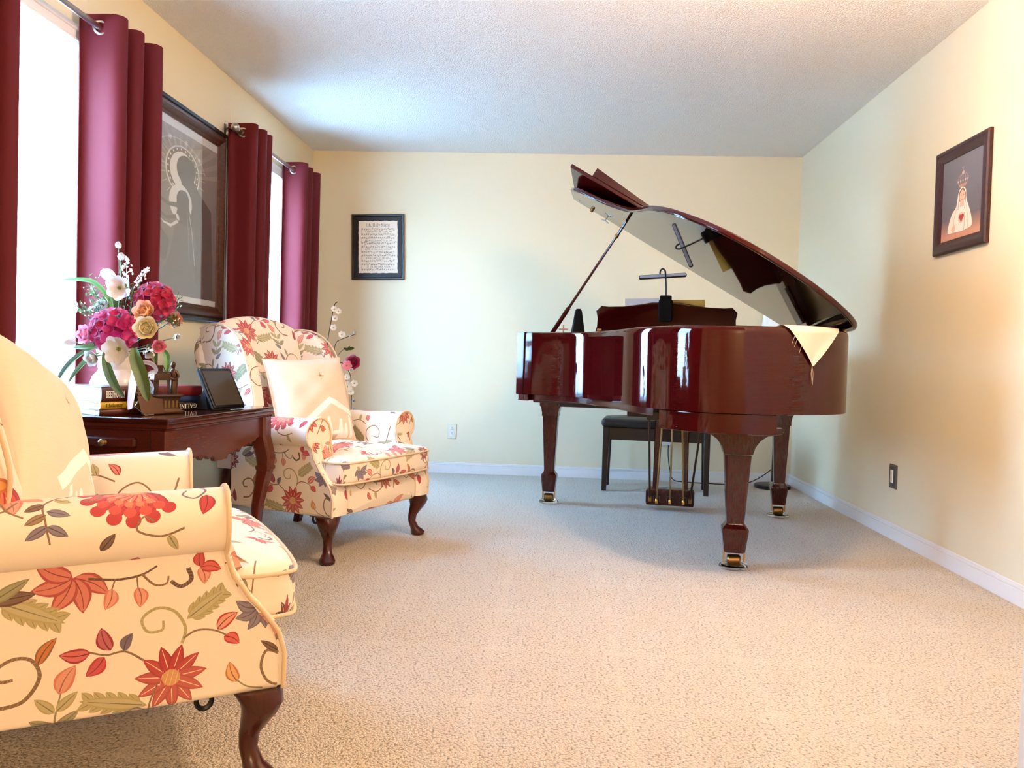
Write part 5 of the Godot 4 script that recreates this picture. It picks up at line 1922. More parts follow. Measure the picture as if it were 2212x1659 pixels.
func build_pictures() -> void:
	# large print between the windows: spans z -3.40 .. -4.42, y 1.03 .. 2.085
	var t := thing("framed_print", "large dark print of two haloed figures in a bronze frame between the windows", "picture", T(XL, 1.562, -3.915, 90))
	var w := 1.02
	var h := 1.056
	part("outer_frame", frame_mesh(w, h, [[0.0, 0.002], [0.0, 0.026], [0.006, 0.032], [0.022, 0.034], [0.026, 0.028], [0.026, 0.002]]), M.frame_black, t, 30)
	part("inner_frame", frame_mesh(w - 0.05, h - 0.05, [[0.0, 0.002], [0.0, 0.026], [0.008, 0.034], [0.022, 0.036], [0.034, 0.030], [0.046, 0.020], [0.050, 0.022], [0.058, 0.018], [0.062, 0.014], [0.062, 0.002]]), M.frame_bronze, t, 30)
	part("mount", sheet(w - 0.16, h - 0.16, 0.008), M.mat_white, t)
	var pr := part("print", sheet(w - 0.172, h - 0.245, 0.0085, 0.0004), M.print_poster, t)
	pr.position.y = -0.004
	text("lettering", "FIRST", M.print_dark, pr, T(0.24, -0.245, 0.0088), 0.055, 1.0, "Droid Serif", 0.0004)
	text("lettering", "LABOR", M.print_dark, pr, T(0.24, -0.325, 0.0088), 0.060, 0.9, "Droid Serif", 0.0004)
	var b := MB.new()
	b.box(Vector3(0, 0, 0.013), Vector3(w - 0.16, h - 0.16, 0.002), 0.0004)
	part("glass", b, M.picture_glass, t)

	# small picture on the right wall: z -3.89 .. -3.436, y 1.43 .. 1.86..1.93
	t = thing("framed_picture", "small brown framed picture of a crowned woman in a white veil", "picture", T(XR, 1.655, -3.664, -90, 0, 0))
	w = 0.462
	h = 0.476
	part("frame", frame_mesh(w, h, [[0.0, 0.002], [0.0, 0.016], [0.006, 0.022], [0.018, 0.024], [0.024, 0.020], [0.040, 0.020], [0.052, 0.014], [0.056, 0.012], [0.056, 0.002]]), M.frame_walnut, t, 30)
	part("print", sheet(w - 0.108, h - 0.108, 0.008), M.print_madonna, t)

	# framed carol sheet on the end wall
	t = thing("framed_music", "framed sheet of carol music in a dark frame, hung slightly crooked on the end wall", "picture", T(-1.381, 1.713, ZB, 0, 0, 1.4))
	w = 0.405
	h = 0.497
	part("frame", frame_mesh(w, h, [[0.0, 0.002], [0.0, 0.018], [0.004, 0.022], [0.014, 0.020], [0.018, 0.014], [0.018, 0.002]]), M.frame_dark_brown, t, 30)
	part("backing", sheet(w - 0.03, h - 0.03, 0.006), M.frame_black, t)
	# torn-edged page
	b = MB.new()
	rng.seed = 5
	var o := PackedVector2Array()
	var pw := 0.150
	var ph := 0.198
	for k in 4:
		var m := 22
		for i in m:
			var f := i / float(m) * 2 - 1
			var j := rng.randf_range(-0.002, 0.0015)
			o.append([Vector2(f * pw, -ph + j), Vector2(pw + j, f * ph), Vector2(-f * pw, ph + j), Vector2(-pw + j, -f * ph)][k])
	b.puff(o, 0.002, 0.0, 1, 0.0, T(0, 0, 0.010), Vector2(1 / (2 * pw), -1 / (2 * ph)), Vector2(0.5, 0.5))
	var pg := part("page", b, M.print_music, t, 30)
	text("title", "Oh, Holy Night", M.print_dark, pg, T(0, 0.166, 0.0113), 0.024, 0.82, "Droid Serif", 0.0004, 400, true)
	for s in 5:
		var ln: String = ["O HOLY NIGHT THE STARS ARE", "BRIGHTLY SHINING IT IS THE", "NIGHT OF OUR DEAR SAVIOURS", "BIRTH LONG LAY THE WORLD", "IN SIN AND ERROR PINING"][s]
		text("lyric", ln, M.print_gold if false else M.frame_dark_brown, pg, T(0.004, 0.198 - 0.396 * (96 + s * 115 + 45) / 680.0, 0.0113), 0.0105, 0.95, "Droid Sans Mono", 0.0003)

# ---------------------------------------------------------------- artificial flowers
func petal_grid(L: float, W: float, curl: float, cup: float, ruffle := 0.0, tip := 0.8, n := 6, m := 6) -> Array:
	# grows along +Y from the origin, bending towards +Z
	var P := []
	for i in n + 1:
		var t := float(i) / n
		var wd := W * pow(sin(PI * (pow(t, tip) * 0.64 + 0.05)), 0.85)
		var a := curl * t
		var y := L * (sin(a) / curl if absf(curl) > 0.01 else t)
		var z := L * ((1 - cos(a)) / curl if absf(curl) > 0.01 else 0.0)
		var line := PackedVector3Array()
		for j in m + 1:
			var s := float(j) / m * 2 - 1
			var up := cup * s * s * wd + ruffle * sin(s * 7.0 + t * 3.0) * t
			line.append(Vector3(s * wd * 0.5, y - up * sin(a) * 0.6 - 0.34 * W * s * s * t * t * cos(a), z + up * cos(a) - 0.34 * W * s * s * t * t * sin(a)))
		P.append(line)
	return P

func facing(p: Vector3, n: Vector3) -> Transform3D:   # local +Z along n
	var z := n.normalized()
	var x := Vector3.UP.cross(z).normalized()
	return Transform3D(Basis(x, z.cross(x), z), p)

func stem_to(t: Node3D, xf: Transform3D, target: Vector3, m: Material, sag := 0.02) -> void:
	var q := xf.affine_inverse() * target
	var b := MB.new()
	b.tube(cat([Vector3(0, 0, -0.004), Vector3(0, 0, -0.03).lerp(q, 0.2), q * 0.6 + Vector3(0, 0, -sag * 0.5), q], 4), 0.0022, 6)
	part("stem", b, m, t, 60)

func flower(kind: String, called: String, label: String, p: Vector3, n: Vector3, r: float, m: Material, seat: Vector3, spin := 0.0, group := "") -> void:
	var xf := facing(p, n) * T(0, 0, 0, 0, 0, spin)
	var t := thing(called, label, "flower", xf, group)
	rng.seed = int(absf(p.x * 7919 + p.y * 104729 + p.z * 1299)) + 3
	if kind == "hydrangea":
		var k := 46
		for i in k:
			var y := 1 - (i + 0.5) / k * 1.55
			var a := i * 2.39996
			var s := sqrt(maxf(0.0, 1 - y * y))
			var d := Vector3(cos(a) * s, sin(a) * s, y)
			var f := facing(Vector3(d.x, d.y, d.z * 0.72) * r * 0.80, d + Vector3(rng.randf_range(-0.3, 0.3), rng.randf_range(-0.3, 0.3), 0.1)) * T(0, 0, 0, 0, 0, rng.randf() * 90)
			var b := MB.new()
			for q in 4:
				b.grid(petal_grid(r * 0.34, r * 0.38, 0.5, 0.22, r * 0.02, 0.7, 4, 4), f * T(0, 0, 0, 0, 0, q * 90.0) * T(0, 0, 0, 0, 55 + rng.randf_range(-12, 12)) if false else f * T(0, 0, 0, 0, 0, q * 90.0) * T(0, 0, 0.0, 0, rng.randf_range(5, 28)))
			part("floret", b, m, t, 70)
		var c := MB.new()
		c.lathe([Vector2(0, -r * 0.45), Vector2(r * 0.5, -r * 0.25), Vector2(r * 0.62, 0), Vector2(r * 0.45, r * 0.35), Vector2(0, r * 0.48)], 12, T(0, 0, 0, 0, 90))
		part("core", c, m, t, 60)
	elif kind == "rose":
		for ring in 4:
			var k: int = [4, 5, 6, 6][ring]
			for i in k:
				var open: float = [8.0, 24.0, 42.0, 62.0][ring] + rng.randf_range(-5, 5)
				var L: float = r * [0.75, 0.90, 1.02, 1.10][ring]
				var b := MB.new()
				b.grid(petal_grid(L, L * [1.1, 1.15, 1.1, 1.0][ring], [1.2, 0.9, 0.75, 0.55][ring], 0.40 - ring * 0.06, r * 0.02, 0.55, 6, 6), T(0, 0, -r * 0.30, 0, 0, i * 360.0 / k + ring * 31) * T(0, r * 0.04 * ring, 0, 0, 90 - open))
				part("petal", b, m, t, 70)
		var c := MB.new()
		c.lathe([Vector2(0, 0.0), Vector2(r * 0.16, r * 0.1), Vector2(r * 0.20, r * 0.28), Vector2(r * 0.05, r * 0.36), Vector2(0, r * 0.36)], 10, T(0, 0, -r * 0.3, 0, 90))
		part("heart", c, m, t, 60)
	elif kind == "open":
		for i in 6:
			var b := MB.new()
			b.grid(petal_grid(r * rng.randf_range(0.95, 1.08), r * 0.95, 0.35, 0.10, r * 0.05, 0.62, 6, 6), T(0, 0, -r * 0.10 + (i % 2) * 0.002, 0, 0, i * 60.0 + rng.randf_range(-6, 6)) * T(0, r * 0.03, 0, 0, 24))
			part("petal", b, m, t, 70)
		var c := MB.new()
		for i in 6:
			var a := TAU * i / 6
			c.tube([Vector3(0, 0, -r * 0.1), Vector3(cos(a) * r * 0.12, sin(a) * r * 0.12, r * 0.14)], [0.0012, 0.0022], 6)
		c.lathe([Vector2(0, 0), Vector2(r * 0.11, 0.0), Vector2(r * 0.07, r * 0.06), Vector2(0, r * 0.07)], 10, T(0, 0, -r * 0.08, 0, 90))
		part("stamen", c, M.bud_green, t, 60)
	elif kind == "bell":   # half-open trumpet
		for i in 5:
			var b := MB.new()
			b.grid(petal_grid(r * 1.25, r * 0.95, 0.75, 0.30, r * 0.05, 0.7, 7, 6), T(0, 0, -r * 0.5, 0, 0, i * 72.0) * T(0, r * 0.04, 0, 0, 62) if false else T(0, 0, -r * 0.55, 0, 0, i * 72.0 + rng.randf_range(-5, 5)) * T(0, r * 0.05, 0, 0, 58))
			part("petal", b, m, t, 70)
		var c := MB.new()
		c.lathe([Vector2(0, 0), Vector2(r * 0.12, r * 0.05), Vector2(r * 0.10, r * 0.25), Vector2(0, r * 0.3)], 8, T(0, 0, -r * 0.75, 0, 90))
		part("calyx", c, M.leaf_green, t, 60)
	elif kind == "lace":   # a pierced plume of tiny white flecks
		var b := MB.new()
		for i in 44:
			var f := i / 44.0
			var wd := r * 0.34 * sin(PI * (0.12 + 0.85 * f))
			var q := Vector3(rng.randf_range(-1, 1) * wd, (f - 0.35) * r * 1.8, rng.randf_range(-1, 1) * wd * 0.5)
			b.puff(rrect(-r * 0.085, -r * 0.055, r * 0.085, r * 0.055, r * 0.05, 2), 0.0012, 0.0, 1, 0.0, T(q.x, q.y, q.z, rng.randf_range(-50, 50), rng.randf_range(-40, 40), rng.randf_range(0, 180)))
		part("fleck", b, m, t, 40).set_meta("kind", "stuff")
		b = MB.new()
		b.tube([Vector3(0, -r * 0.8, 0), Vector3(0, r, 0)], 0.0012, 5)
		part("spine", b, m, t)
	if seat != Vector3.ZERO:
		stem_to(t, xf, seat, M.stem_green)

func strap_leaf(label: String, pts: Array, w: float, m: Material, group := "strap leaves of the bouquet") -> void:
	var c := cat(pts, 6)
	var b := MB.new()
	var P := []
	var n := c.size()
	for i in n:
		var t: Vector3 = (c[mini(i + 1, n - 1)] - c[maxi(i - 1, 0)]).normalized()
		var s := t.cross(Vector3(0.35, 0.2, 0.9)).normalized()
		var up := s.cross(t).normalized()
		var f := i / float(n - 1)
		var wd := w * pow(sin(PI * clampf(f * 0.93 + 0.05, 0, 1)), 0.7)
		P.append(PackedVector3Array([c[i] - s * wd * 0.40 + up * wd * 0.26, c[i] - s * wd * 0.20 + up * wd * 0.10, c[i] - up * wd * 0.06, c[i] + s * wd * 0.20 + up * wd * 0.10, c[i] + s * wd * 0.40 + up * wd * 0.26]))
	b.grid(P)
	tag(part("leaf", b, m, self, 70), label, "leaf", group)

func spray(called: String, label: String, p: Vector3, tip: Vector3, seat: Vector3, k: int, r: float, lm: Material, dots: Material, group := "") -> void:
	var t := thing(called, label, "foliage", T(p.x, p.y, p.z), group)
	rng.seed = int(absf(p.x * 733 + p.y * 9176)) + k
	var b := MB.new()
	var d := tip - p
	b.tube(cat([seat - p, Vector3.ZERO, d * 0.5 + Vector3(0, 0, 0.006), d], 4), 0.0014, 5)
	var lf := MB.new()
	var be := MB.new()
	for i in k:
		var f := rng.randf_range(0.0, 1.0)
		var q := d * f
		var e := q + Vector3(rng.randf_range(-1, 1), rng.randf_range(-0.5, 1), rng.randf_range(-1, 1)) * r
		b.tube([q, e], 0.0007, 4)
		if i % 2 == 0:
			lf.grid(petal_grid(r * 0.50, r * 0.27, 0.4, 0.1, 0.0, 0.8, 3, 2), facing(e, Vector3(rng.randf_range(-1, 1), rng.randf_range(-0.4, 1), rng.randf_range(-0.2, 1))))
			lf.grid(petal_grid(r * 0.48, r * 0.26, 0.4, 0.1, 0.0, 0.8, 3, 2), facing(q.lerp(e, 0.6), Vector3(rng.randf_range(-1, 1), rng.randf_range(-1, 1), rng.randf_range(-0.2, 1))) * T(0, 0, 0, 0, 0, rng.randf() * 360))
		else:
			be.lathe([Vector2(0, -r * 0.08), Vector2(r * 0.09, -r * 0.02), Vector2(r * 0.085, r * 0.05), Vector2(0, r * 0.10)], 6, Transform3D(Basis(), e))
	part("twig", b, M.stem_green, t, 60)
	part("leaflet", lf, lm, t, 60).set_meta("kind", "stuff")
	part("berry", be, dots, t, 60).set_meta("kind", "stuff")

func build_bouquet() -> void:
	var c := Vector3(-1.545, TAB, -2.735)
	var t := thing("vase", "white ceramic vase holding the bouquet on the end table", "vase", T(c.x, c.y, c.z))
	var b := MB.new()
	b.lathe([Vector2(0, 0), Vector2(0.06, 0), Vector2(0.066, 0.008), Vector2(0.082, 0.05), Vector2(0.084, 0.09), Vector2(0.074, 0.122), Vector2(0.056, 0.143), Vector2(0.0545, 0.150), Vector2(0.057, 0.154), Vector2(0.0565, 0.168), Vector2(0.058, 0.172), Vector2(0.060, 0.20), Vector2(0.064, 0.222), Vector2(0.061, 0.222), Vector2(0.055, 0.19), Vector2(0.05, 0.16), Vector2(0.0, 0.15)], 36)
	part("body", b, M.ceramic_white, t, 45)
	var s := c + Vector3(0, 0.20, 0)
	flower("hydrangea", "hydrangea", "big magenta hydrangea head in the middle of the bouquet", Vector3(-1.472, 0.933, -2.587), Vector3(0.05, 0.08, 1.00), 0.0770, M.petal_magenta, s, 0, "")
	flower("hydrangea", "hydrangea", "crimson hydrangea head at the upper right of the bouquet", Vector3(-1.368, 1.039, -2.656), Vector3(0.28, 0.27, 0.92), 0.0677, M.petal_crimson, s, 0, "")
	flower("rose", "rose", "cream yellow rose beside the magenta hydrangea", Vector3(-1.330, 0.945, -2.535), Vector3(0.25, -0.02, 0.97), 0.0436, M.petal_cream, s, 0, "")
	flower("rose", "rose", "peach rose just below the crimson hydrangea", Vector3(-1.352, 0.998, -2.566), Vector3(-0.05, 0.35, 0.93), 0.0426, M.petal_peach, s, 0, "")
	flower("open", "petunia", "white open flower with a dark centre at the front of the bouquet", Vector3(-1.395, 0.875, -2.490), Vector3(-0.04, -0.22, 0.98), 0.0548, M.petal_white, s, 20, "")
	flower("bell", "petunia", "white frilled flower facing right, under the cream rose", Vector3(-1.321, 0.864, -2.533), Vector3(0.49, -0.22, 0.85), 0.0406, M.petal_white, s, 20, "")
	flower("open", "lily", "white open flower above the magenta hydrangea, beside the dark leaves", Vector3(-1.476, 1.080, -2.631), Vector3(0.16, -0.12, 0.98), 0.0484, M.petal_white, s, 0, "")
	flower("bell", "gladiolus", "white sideways flower below the topmost buds", Vector3(-1.524, 1.124, -2.650), Vector3(-0.52, 0.28, 0.81), 0.0425, M.petal_white, s, 0, "")
	flower("bell", "gladiolus", "topmost white bud of the bouquet", Vector3(-1.507, 1.227, -2.674), Vector3(0.17, 0.69, 0.71), 0.0222, M.petal_white, s, 0, "")
	flower("bell", "gladiolus", "second white bud under the topmost one", Vector3(-1.496, 1.188, -2.673), Vector3(0.32, 0.63, 0.71), 0.0254, M.petal_white, s, 0, "")
	flower("rose", "carnation", "bright pink rose at the left of the magenta hydrangea", Vector3(-1.550, 0.919, -2.563), Vector3(-0.40, 0.06, 0.92), 0.0367, M.petal_pink, s, 0, "")
	flower("rose", "rose", "white rose low at the left, over the strap leaves", Vector3(-1.502, 0.844, -2.523), Vector3(-0.21, -0.30, 0.93), 0.0316, M.petal_white, s, 0, "")
	flower("bell", "tulip", "pale translucent tulip at the far left of the bouquet", Vector3(-1.638, 0.894, -2.617), Vector3(-0.63, 0.15, 0.77), 0.0359, M.petal_white, s, 0, "")
	flower("rose", "rose", "white rose half hidden at the upper left of the bouquet", Vector3(-1.560, 1.016, -2.685), Vector3(-0.15, 0.30, 0.94), 0.0367, M.petal_white, s, 0, "")
	flower("open", "daisy", "pale white flower against the window at the left of the bouquet", Vector3(-1.655, 1.007, -2.680), Vector3(-0.47, 0.18, 0.87), 0.0351, M.petal_white, s, 0, "")
	flower("rose", "carnation", "coral rose at the right edge of the bouquet among berries", Vector3(-1.330, 0.982, -2.717), Vector3(0.56, 0.12, 0.82), 0.0306, M.petal_coral, s, 0, "")
	flower("rose", "carnation", "dusty pink rose at the right under the cream rose", Vector3(-1.329, 0.887, -2.614), Vector3(0.50, -0.05, 0.87), 0.0264, M.petal_pink, s, 0, "")
	flower("bell", "petunia", "small white flower at the lower right of the bouquet", Vector3(-1.327, 0.922, -2.735), Vector3(0.62, 0.04, 0.79), 0.0259, M.petal_white, s, 20, "")
	flower("lace", "plume", "white lacy plume right of the gladiolus stem", Vector3(-1.466, 1.126, -2.653), Vector3(0.05, 0.03, 1.00), 0.0535, M.petal_white, s, 0, "")
	flower("lace", "plume", "smaller white lacy plume leaning right over the crimson hydrangea", Vector3(-1.440, 1.118, -2.695), Vector3(0.20, 0.13, 0.97), 0.0415, M.petal_white, s, -32, "")
	spray("berry_spray", "green sprig with pale berries at the left above the white flowers", Vector3(-1.566, 1.029, -2.665), Vector3(-1.599, 1.110, -2.666), s, 30, 0.030, M.leaf_pale, M.bud_green, "berry sprigs in the bouquet")
	spray("berry_spray", "green sprig standing between the white lily and the crimson hydrangea", Vector3(-1.438, 1.003, -2.631), Vector3(-1.431, 1.097, -2.634), s, 34, 0.026, M.leaf_green, M.bud_green, "berry sprigs in the bouquet")
	spray("berry_spray", "green sprig rising at the upper right of the bouquet", Vector3(-1.326, 1.011, -2.718), Vector3(-1.317, 1.079, -2.720), s, 22, 0.020, M.leaf_pale, M.bud_green, "berry sprigs in the bouquet")
	spray("berry_spray", "sprig of pale berries drooping at the right edge of the bouquet", Vector3(-1.348, 0.979, -2.676), Vector3(-1.290, 0.959, -2.678), s, 34, 0.030, M.leaf_green, M.petal_cream, "berry sprigs in the bouquet")
	spray("berry_spray", "fine dark sprig with white specks at the left of the bouquet", Vector3(-1.554, 1.001, -2.645), Vector3(-1.621, 0.999, -2.641), s, 40, 0.032, M.leaf_green, M.petal_cream, "berry sprigs in the bouquet")
	strap_leaf("long pale leaf arching left from the top of the bouquet", [Vector3(-1.516, 0.959, -2.666), Vector3(-1.530, 1.038, -2.667), Vector3(-1.578, 1.096, -2.656), Vector3(-1.628, 1.106, -2.644), Vector3(-1.684, 1.103, -2.641)], 0.020, M.leaf_pale)
	strap_leaf("broad green leaf hanging down the right side of the vase front", [Vector3(-1.369, 0.878, -2.531), Vector3(-1.356, 0.844, -2.516), Vector3(-1.334, 0.799, -2.506), Vector3(-1.318, 0.748, -2.505), Vector3(-1.309, 0.709, -2.510)], 0.052, M.leaf_green)
	strap_leaf("green leaf curving down the left side of the vase front", [Vector3(-1.476, 0.866, -2.545), Vector3(-1.459, 0.826, -2.525), Vector3(-1.436, 0.786, -2.510), Vector3(-1.406, 0.748, -2.495), Vector3(-1.381, 0.719, -2.496)], 0.036, M.leaf_green)
	strap_leaf("thin dark leaf drooping at the far left of the bouquet", [Vector3(-1.531, 0.874, -2.582), Vector3(-1.572, 0.858, -2.580), Vector3(-1.614, 0.821, -2.576), Vector3(-1.644, 0.779, -2.574), Vector3(-1.657, 0.748, -2.572)], 0.020, M.leaf_green)
	strap_leaf("second thin leaf drooping left toward the books", [Vector3(-1.498, 0.860, -2.554), Vector3(-1.530, 0.839, -2.541), Vector3(-1.567, 0.797, -2.538), Vector3(-1.591, 0.760, -2.536)], 0.018, M.leaf_pale)
	strap_leaf("narrow pale leaf standing at the right of the bouquet near the wall", [Vector3(-1.366, 0.881, -2.692), Vector3(-1.354, 0.861, -2.712), Vector3(-1.347, 0.829, -2.711), Vector3(-1.355, 0.785, -2.710)], 0.026, M.leaf_pale)
	strap_leaf("short green leaf between the pink rose and the white rose", [Vector3(-1.490, 0.894, -2.565), Vector3(-1.514, 0.886, -2.554), Vector3(-1.552, 0.876, -2.551), Vector3(-1.592, 0.875, -2.559)], 0.022, M.leaf_green)
	strap_leaf("dark green upright leaf behind the white lily", [Vector3(-1.509, 0.959, -2.666), Vector3(-1.522, 1.007, -2.677), Vector3(-1.520, 1.047, -2.678), Vector3(-1.509, 1.071, -2.679)], 0.040, M.leaf_green)
	strap_leaf("small green leaf under the bouquet at the right of the vase neck", [Vector3(-1.368, 0.890, -2.612), Vector3(-1.346, 0.860, -2.612), Vector3(-1.340, 0.829, -2.612)], 0.026, M.leaf_green)
	# ribbons tied round the neck
	var rb := [
		["sheer pink ribbon end hanging down the white vase", [Vector3(-1.396, 0.832, -2.589), Vector3(-1.380, 0.782, -2.548), Vector3(-1.374, 0.730, -2.527), Vector3(-1.370, 0.680, -2.510)], 0.045, M.ribbon_pink],
		["looped white ribbon at the right of the vase neck", [Vector3(-1.384, 0.832, -2.589), Vector3(-1.345, 0.829, -2.591), Vector3(-1.325, 0.806, -2.592), Vector3(-1.349, 0.793, -2.590), Vector3(-1.355, 0.778, -2.589), Vector3(-1.340, 0.747, -2.599), Vector3(-1.357, 0.728, -2.608)], 0.019, M.ribbon_white],
	]
	for q in rb:
		var P := []
		var cc := cat(q[1], 6)
		for i in cc.size():
			var tt: Vector3 = (cc[mini(i + 1, cc.size() - 1)] - cc[maxi(i - 1, 0)]).normalized()
			var sd := tt.cross(Vector3(-0.45, 0.1, 0.85)).normalized()
			var w: float = q[2] * (0.35 + 0.65 * sin(PI * (0.12 + 0.8 * i / (cc.size() - 1.0))))
			P.append(PackedVector3Array([cc[i] - sd * w * 0.5, cc[i] - sd * w * 0.2 + Vector3(0.004, 0, 0.003), cc[i] + sd * w * 0.15, cc[i] + sd * w * 0.5 + Vector3(0.003, 0, 0.004)]))
		b = MB.new()
		b.grid(P)
		tag(part("ribbon", b, q[3], self, 70), q[0], "ribbon", "ribbons on the vase")

	# tall arrangement in the far corner behind the chair
	var v2 := Vector3(-1.50, 0, -4.80)
	t = thing("floor_vase", "tall pale floor vase hidden behind the farther wing chair", "vase", T(v2.x, 0, v2.z))
	b = MB.new()
	b.lathe([Vector2(0, 0), Vector2(0.08, 0), Vector2(0.10, 0.05), Vector2(0.11, 0.2), Vector2(0.08, 0.38), Vector2(0.055, 0.46), Vector2(0.065, 0.50), Vector2(0.058, 0.50), Vector2(0.045, 0.45), Vector2(0, 0.44)], 26)
	part("body", b, M.ceramic_white, t, 50)
	s = v2 + Vector3(0, 0.48, 0)
	flower("open", "blossom", "top white blossom of the tall branch in the far corner", Vector3(-1.309, 1.146, -4.646), Vector3(0.29, 0.13, 0.95), 0.0218, M.petal_white, Vector3.ZERO, 22, "")
	flower("open", "blossom", "white blossom just below the top of the corner branch", Vector3(-1.284, 1.133, -4.647), Vector3(0.29, 0.13, 0.95), 0.0218, M.petal_white, Vector3.ZERO, 54, "")
	flower("open", "blossom", "third white blossom down the corner branch", Vector3(-1.302, 1.092, -4.645), Vector3(0.29, 0.13, 0.95), 0.0218, M.petal_white, Vector3.ZERO, 8, "")
	flower("open", "blossom", "white blossom where the corner branch meets the chair wing", Vector3(-1.311, 1.037, -4.643), Vector3(0.29, 0.13, 0.95), 0.0218, M.petal_white, Vector3.ZERO, 36, "")
	flower("open", "blossom", "white blossom beside the chair's wing on the right sprig", Vector3(-1.255, 0.997, -4.625), Vector3(0.29, 0.13, 0.95), 0.0244, M.petal_white, Vector3.ZERO, 15, "")
	flower("bell", "blossom", "white bud midway along the right sprig", Vector3(-1.204, 0.988, -4.627), Vector3(0.29, 0.13, 0.95), 0.0190, M.petal_white, Vector3.ZERO, 50, "")
	flower("bell", "blossom", "white bud at the tip of the right sprig", Vector3(-1.180, 1.010, -4.629), Vector3(0.29, 0.13, 0.95), 0.0217, M.petal_white, Vector3.ZERO, 51, "")
	flower("rose", "rose", "dark red rose behind the right wing of the far chair", Vector3(-1.181, 0.836, -4.604), Vector3(0.29, 0.13, 0.95), 0.0512, M.petal_crimson, Vector3.ZERO, 27, "")
	flower("open", "blossom", "pale pink petal cluster beside the dark red rose", Vector3(-1.205, 0.817, -4.562), Vector3(0.29, 0.13, 0.95), 0.0348, M.petal_pink, Vector3.ZERO, 27, "")
	flower("rose", "carnation", "small white flower under the dark red rose", Vector3(-1.172, 0.791, -4.543), Vector3(0.29, 0.13, 0.95), 0.0160, M.petal_white, Vector3.ZERO, 47, "")
	flower("open", "blossom", "white blossom first in the hanging cascade", Vector3(-1.198, 0.751, -4.541), Vector3(0.29, 0.13, 0.95), 0.0213, M.petal_white, Vector3.ZERO, 22, "")
	flower("open", "blossom", "biggest white blossom of the hanging cascade", Vector3(-1.188, 0.698, -4.520), Vector3(0.29, 0.13, 0.95), 0.0345, M.petal_white, Vector3.ZERO, 55, "")
	flower("open", "blossom", "white blossom right of the cascade's biggest one", Vector3(-1.154, 0.717, -4.542), Vector3(0.29, 0.13, 0.95), 0.0240, M.petal_white, Vector3.ZERO, 21, "")
	flower("open", "blossom", "small white blossom below the cascade's biggest one", Vector3(-1.171, 0.666, -4.540), Vector3(0.29, 0.13, 0.95), 0.0213, M.petal_white, Vector3.ZERO, 3, "")
	flower("bell", "blossom", "round white bud under the cascade's biggest blossom", Vector3(-1.194, 0.643, -4.518), Vector3(0.29, 0.13, 0.95), 0.0186, M.petal_white, Vector3.ZERO, 43, "")
	flower("bell", "blossom", "white bell blossom lower in the cascade", Vector3(-1.154, 0.616, -4.539), Vector3(0.29, 0.13, 0.95), 0.0266, M.petal_white, Vector3.ZERO, 34, "")
	flower("bell", "blossom", "white blossom near the bottom of the cascade", Vector3(-1.152, 0.568, -4.538), Vector3(0.29, 0.13, 0.95), 0.0266, M.petal_white, Vector3.ZERO, 40, "")
	flower("bell", "blossom", "lowest white blossom of the cascade, above the chair arm", Vector3(-1.157, 0.534, -4.537), Vector3(0.29, 0.13, 0.95), 0.0213, M.petal_white, Vector3.ZERO, 45, "")
	b = MB.new()
	b.tube(cat([s, Vector3(-1.375, 0.784, -4.692), Vector3(-1.347, 0.963, -4.659), Vector3(-1.326, 1.086, -4.653), Vector3(-1.312, 1.168, -4.656), Vector3(-1.294, 1.190, -4.658)], 5), 0.0028, 6)
	tag(part("branch", b, M.stem_brown, self, 60), "brown branch rising above the far chair's wing", "branch", "brown branches of the corner arrangement")
	b = MB.new()
	b.tube(cat([s, Vector3(-1.331, 0.786, -4.685), Vector3(-1.297, 0.937, -4.641), Vector3(-1.255, 0.973, -4.644), Vector3(-1.177, 1.002, -4.639)], 5), 0.0020, 6)
	tag(part("branch", b, M.stem_brown, self, 60), "thin brown sprig pointing right from behind the chair wing", "branch", "brown branches of the corner arrangement")
	b = MB.new()
	b.tube(cat([s, Vector3(-1.291, 0.814, -4.638), Vector3(-1.199, 0.790, -4.572), Vector3(-1.174, 0.711, -4.556), Vector3(-1.171, 0.604, -4.553), Vector3(-1.171, 0.535, -4.551)], 5), 0.0022, 6)
	tag(part("branch", b, M.stem_brown, self, 60), "brown stem hanging down with the white cascade", "branch", "brown branches of the corner arrangement")
	b = MB.new()
	b.tube(cat([s, Vector3(-1.320, 0.786, -4.675), Vector3(-1.276, 0.875, -4.630), Vector3(-1.237, 0.913, -4.623), Vector3(-1.202, 0.917, -4.625)], 5), 0.0014, 6)
	tag(part("branch", b, M.stem_brown, self, 60), "short brown twig carrying the two dark leaves", "branch", "brown branches of the corner arrangement")
	strap_leaf("small dark leaf of the corner arrangement beside the wing", [Vector3(-1.242, 0.919, -4.623), Vector3(-1.220, 0.911, -4.624), Vector3(-1.205, 0.931, -4.625)], 0.022, M.stem_green, "")
	strap_leaf("second small dark leaf right of the first, in the corner arrangement", [Vector3(-1.212, 0.911, -4.624), Vector3(-1.196, 0.917, -4.626), Vector3(-1.180, 0.920, -4.626)], 0.024, M.stem_green, "")

# ---------------------------------------------------------------- small things
func on_piano(x: float, y: float, z: float, ry := 0.0) -> Transform3D:
	return T(1.437, 0, -4.968, 172.47) * T(x, y, -z, ry)

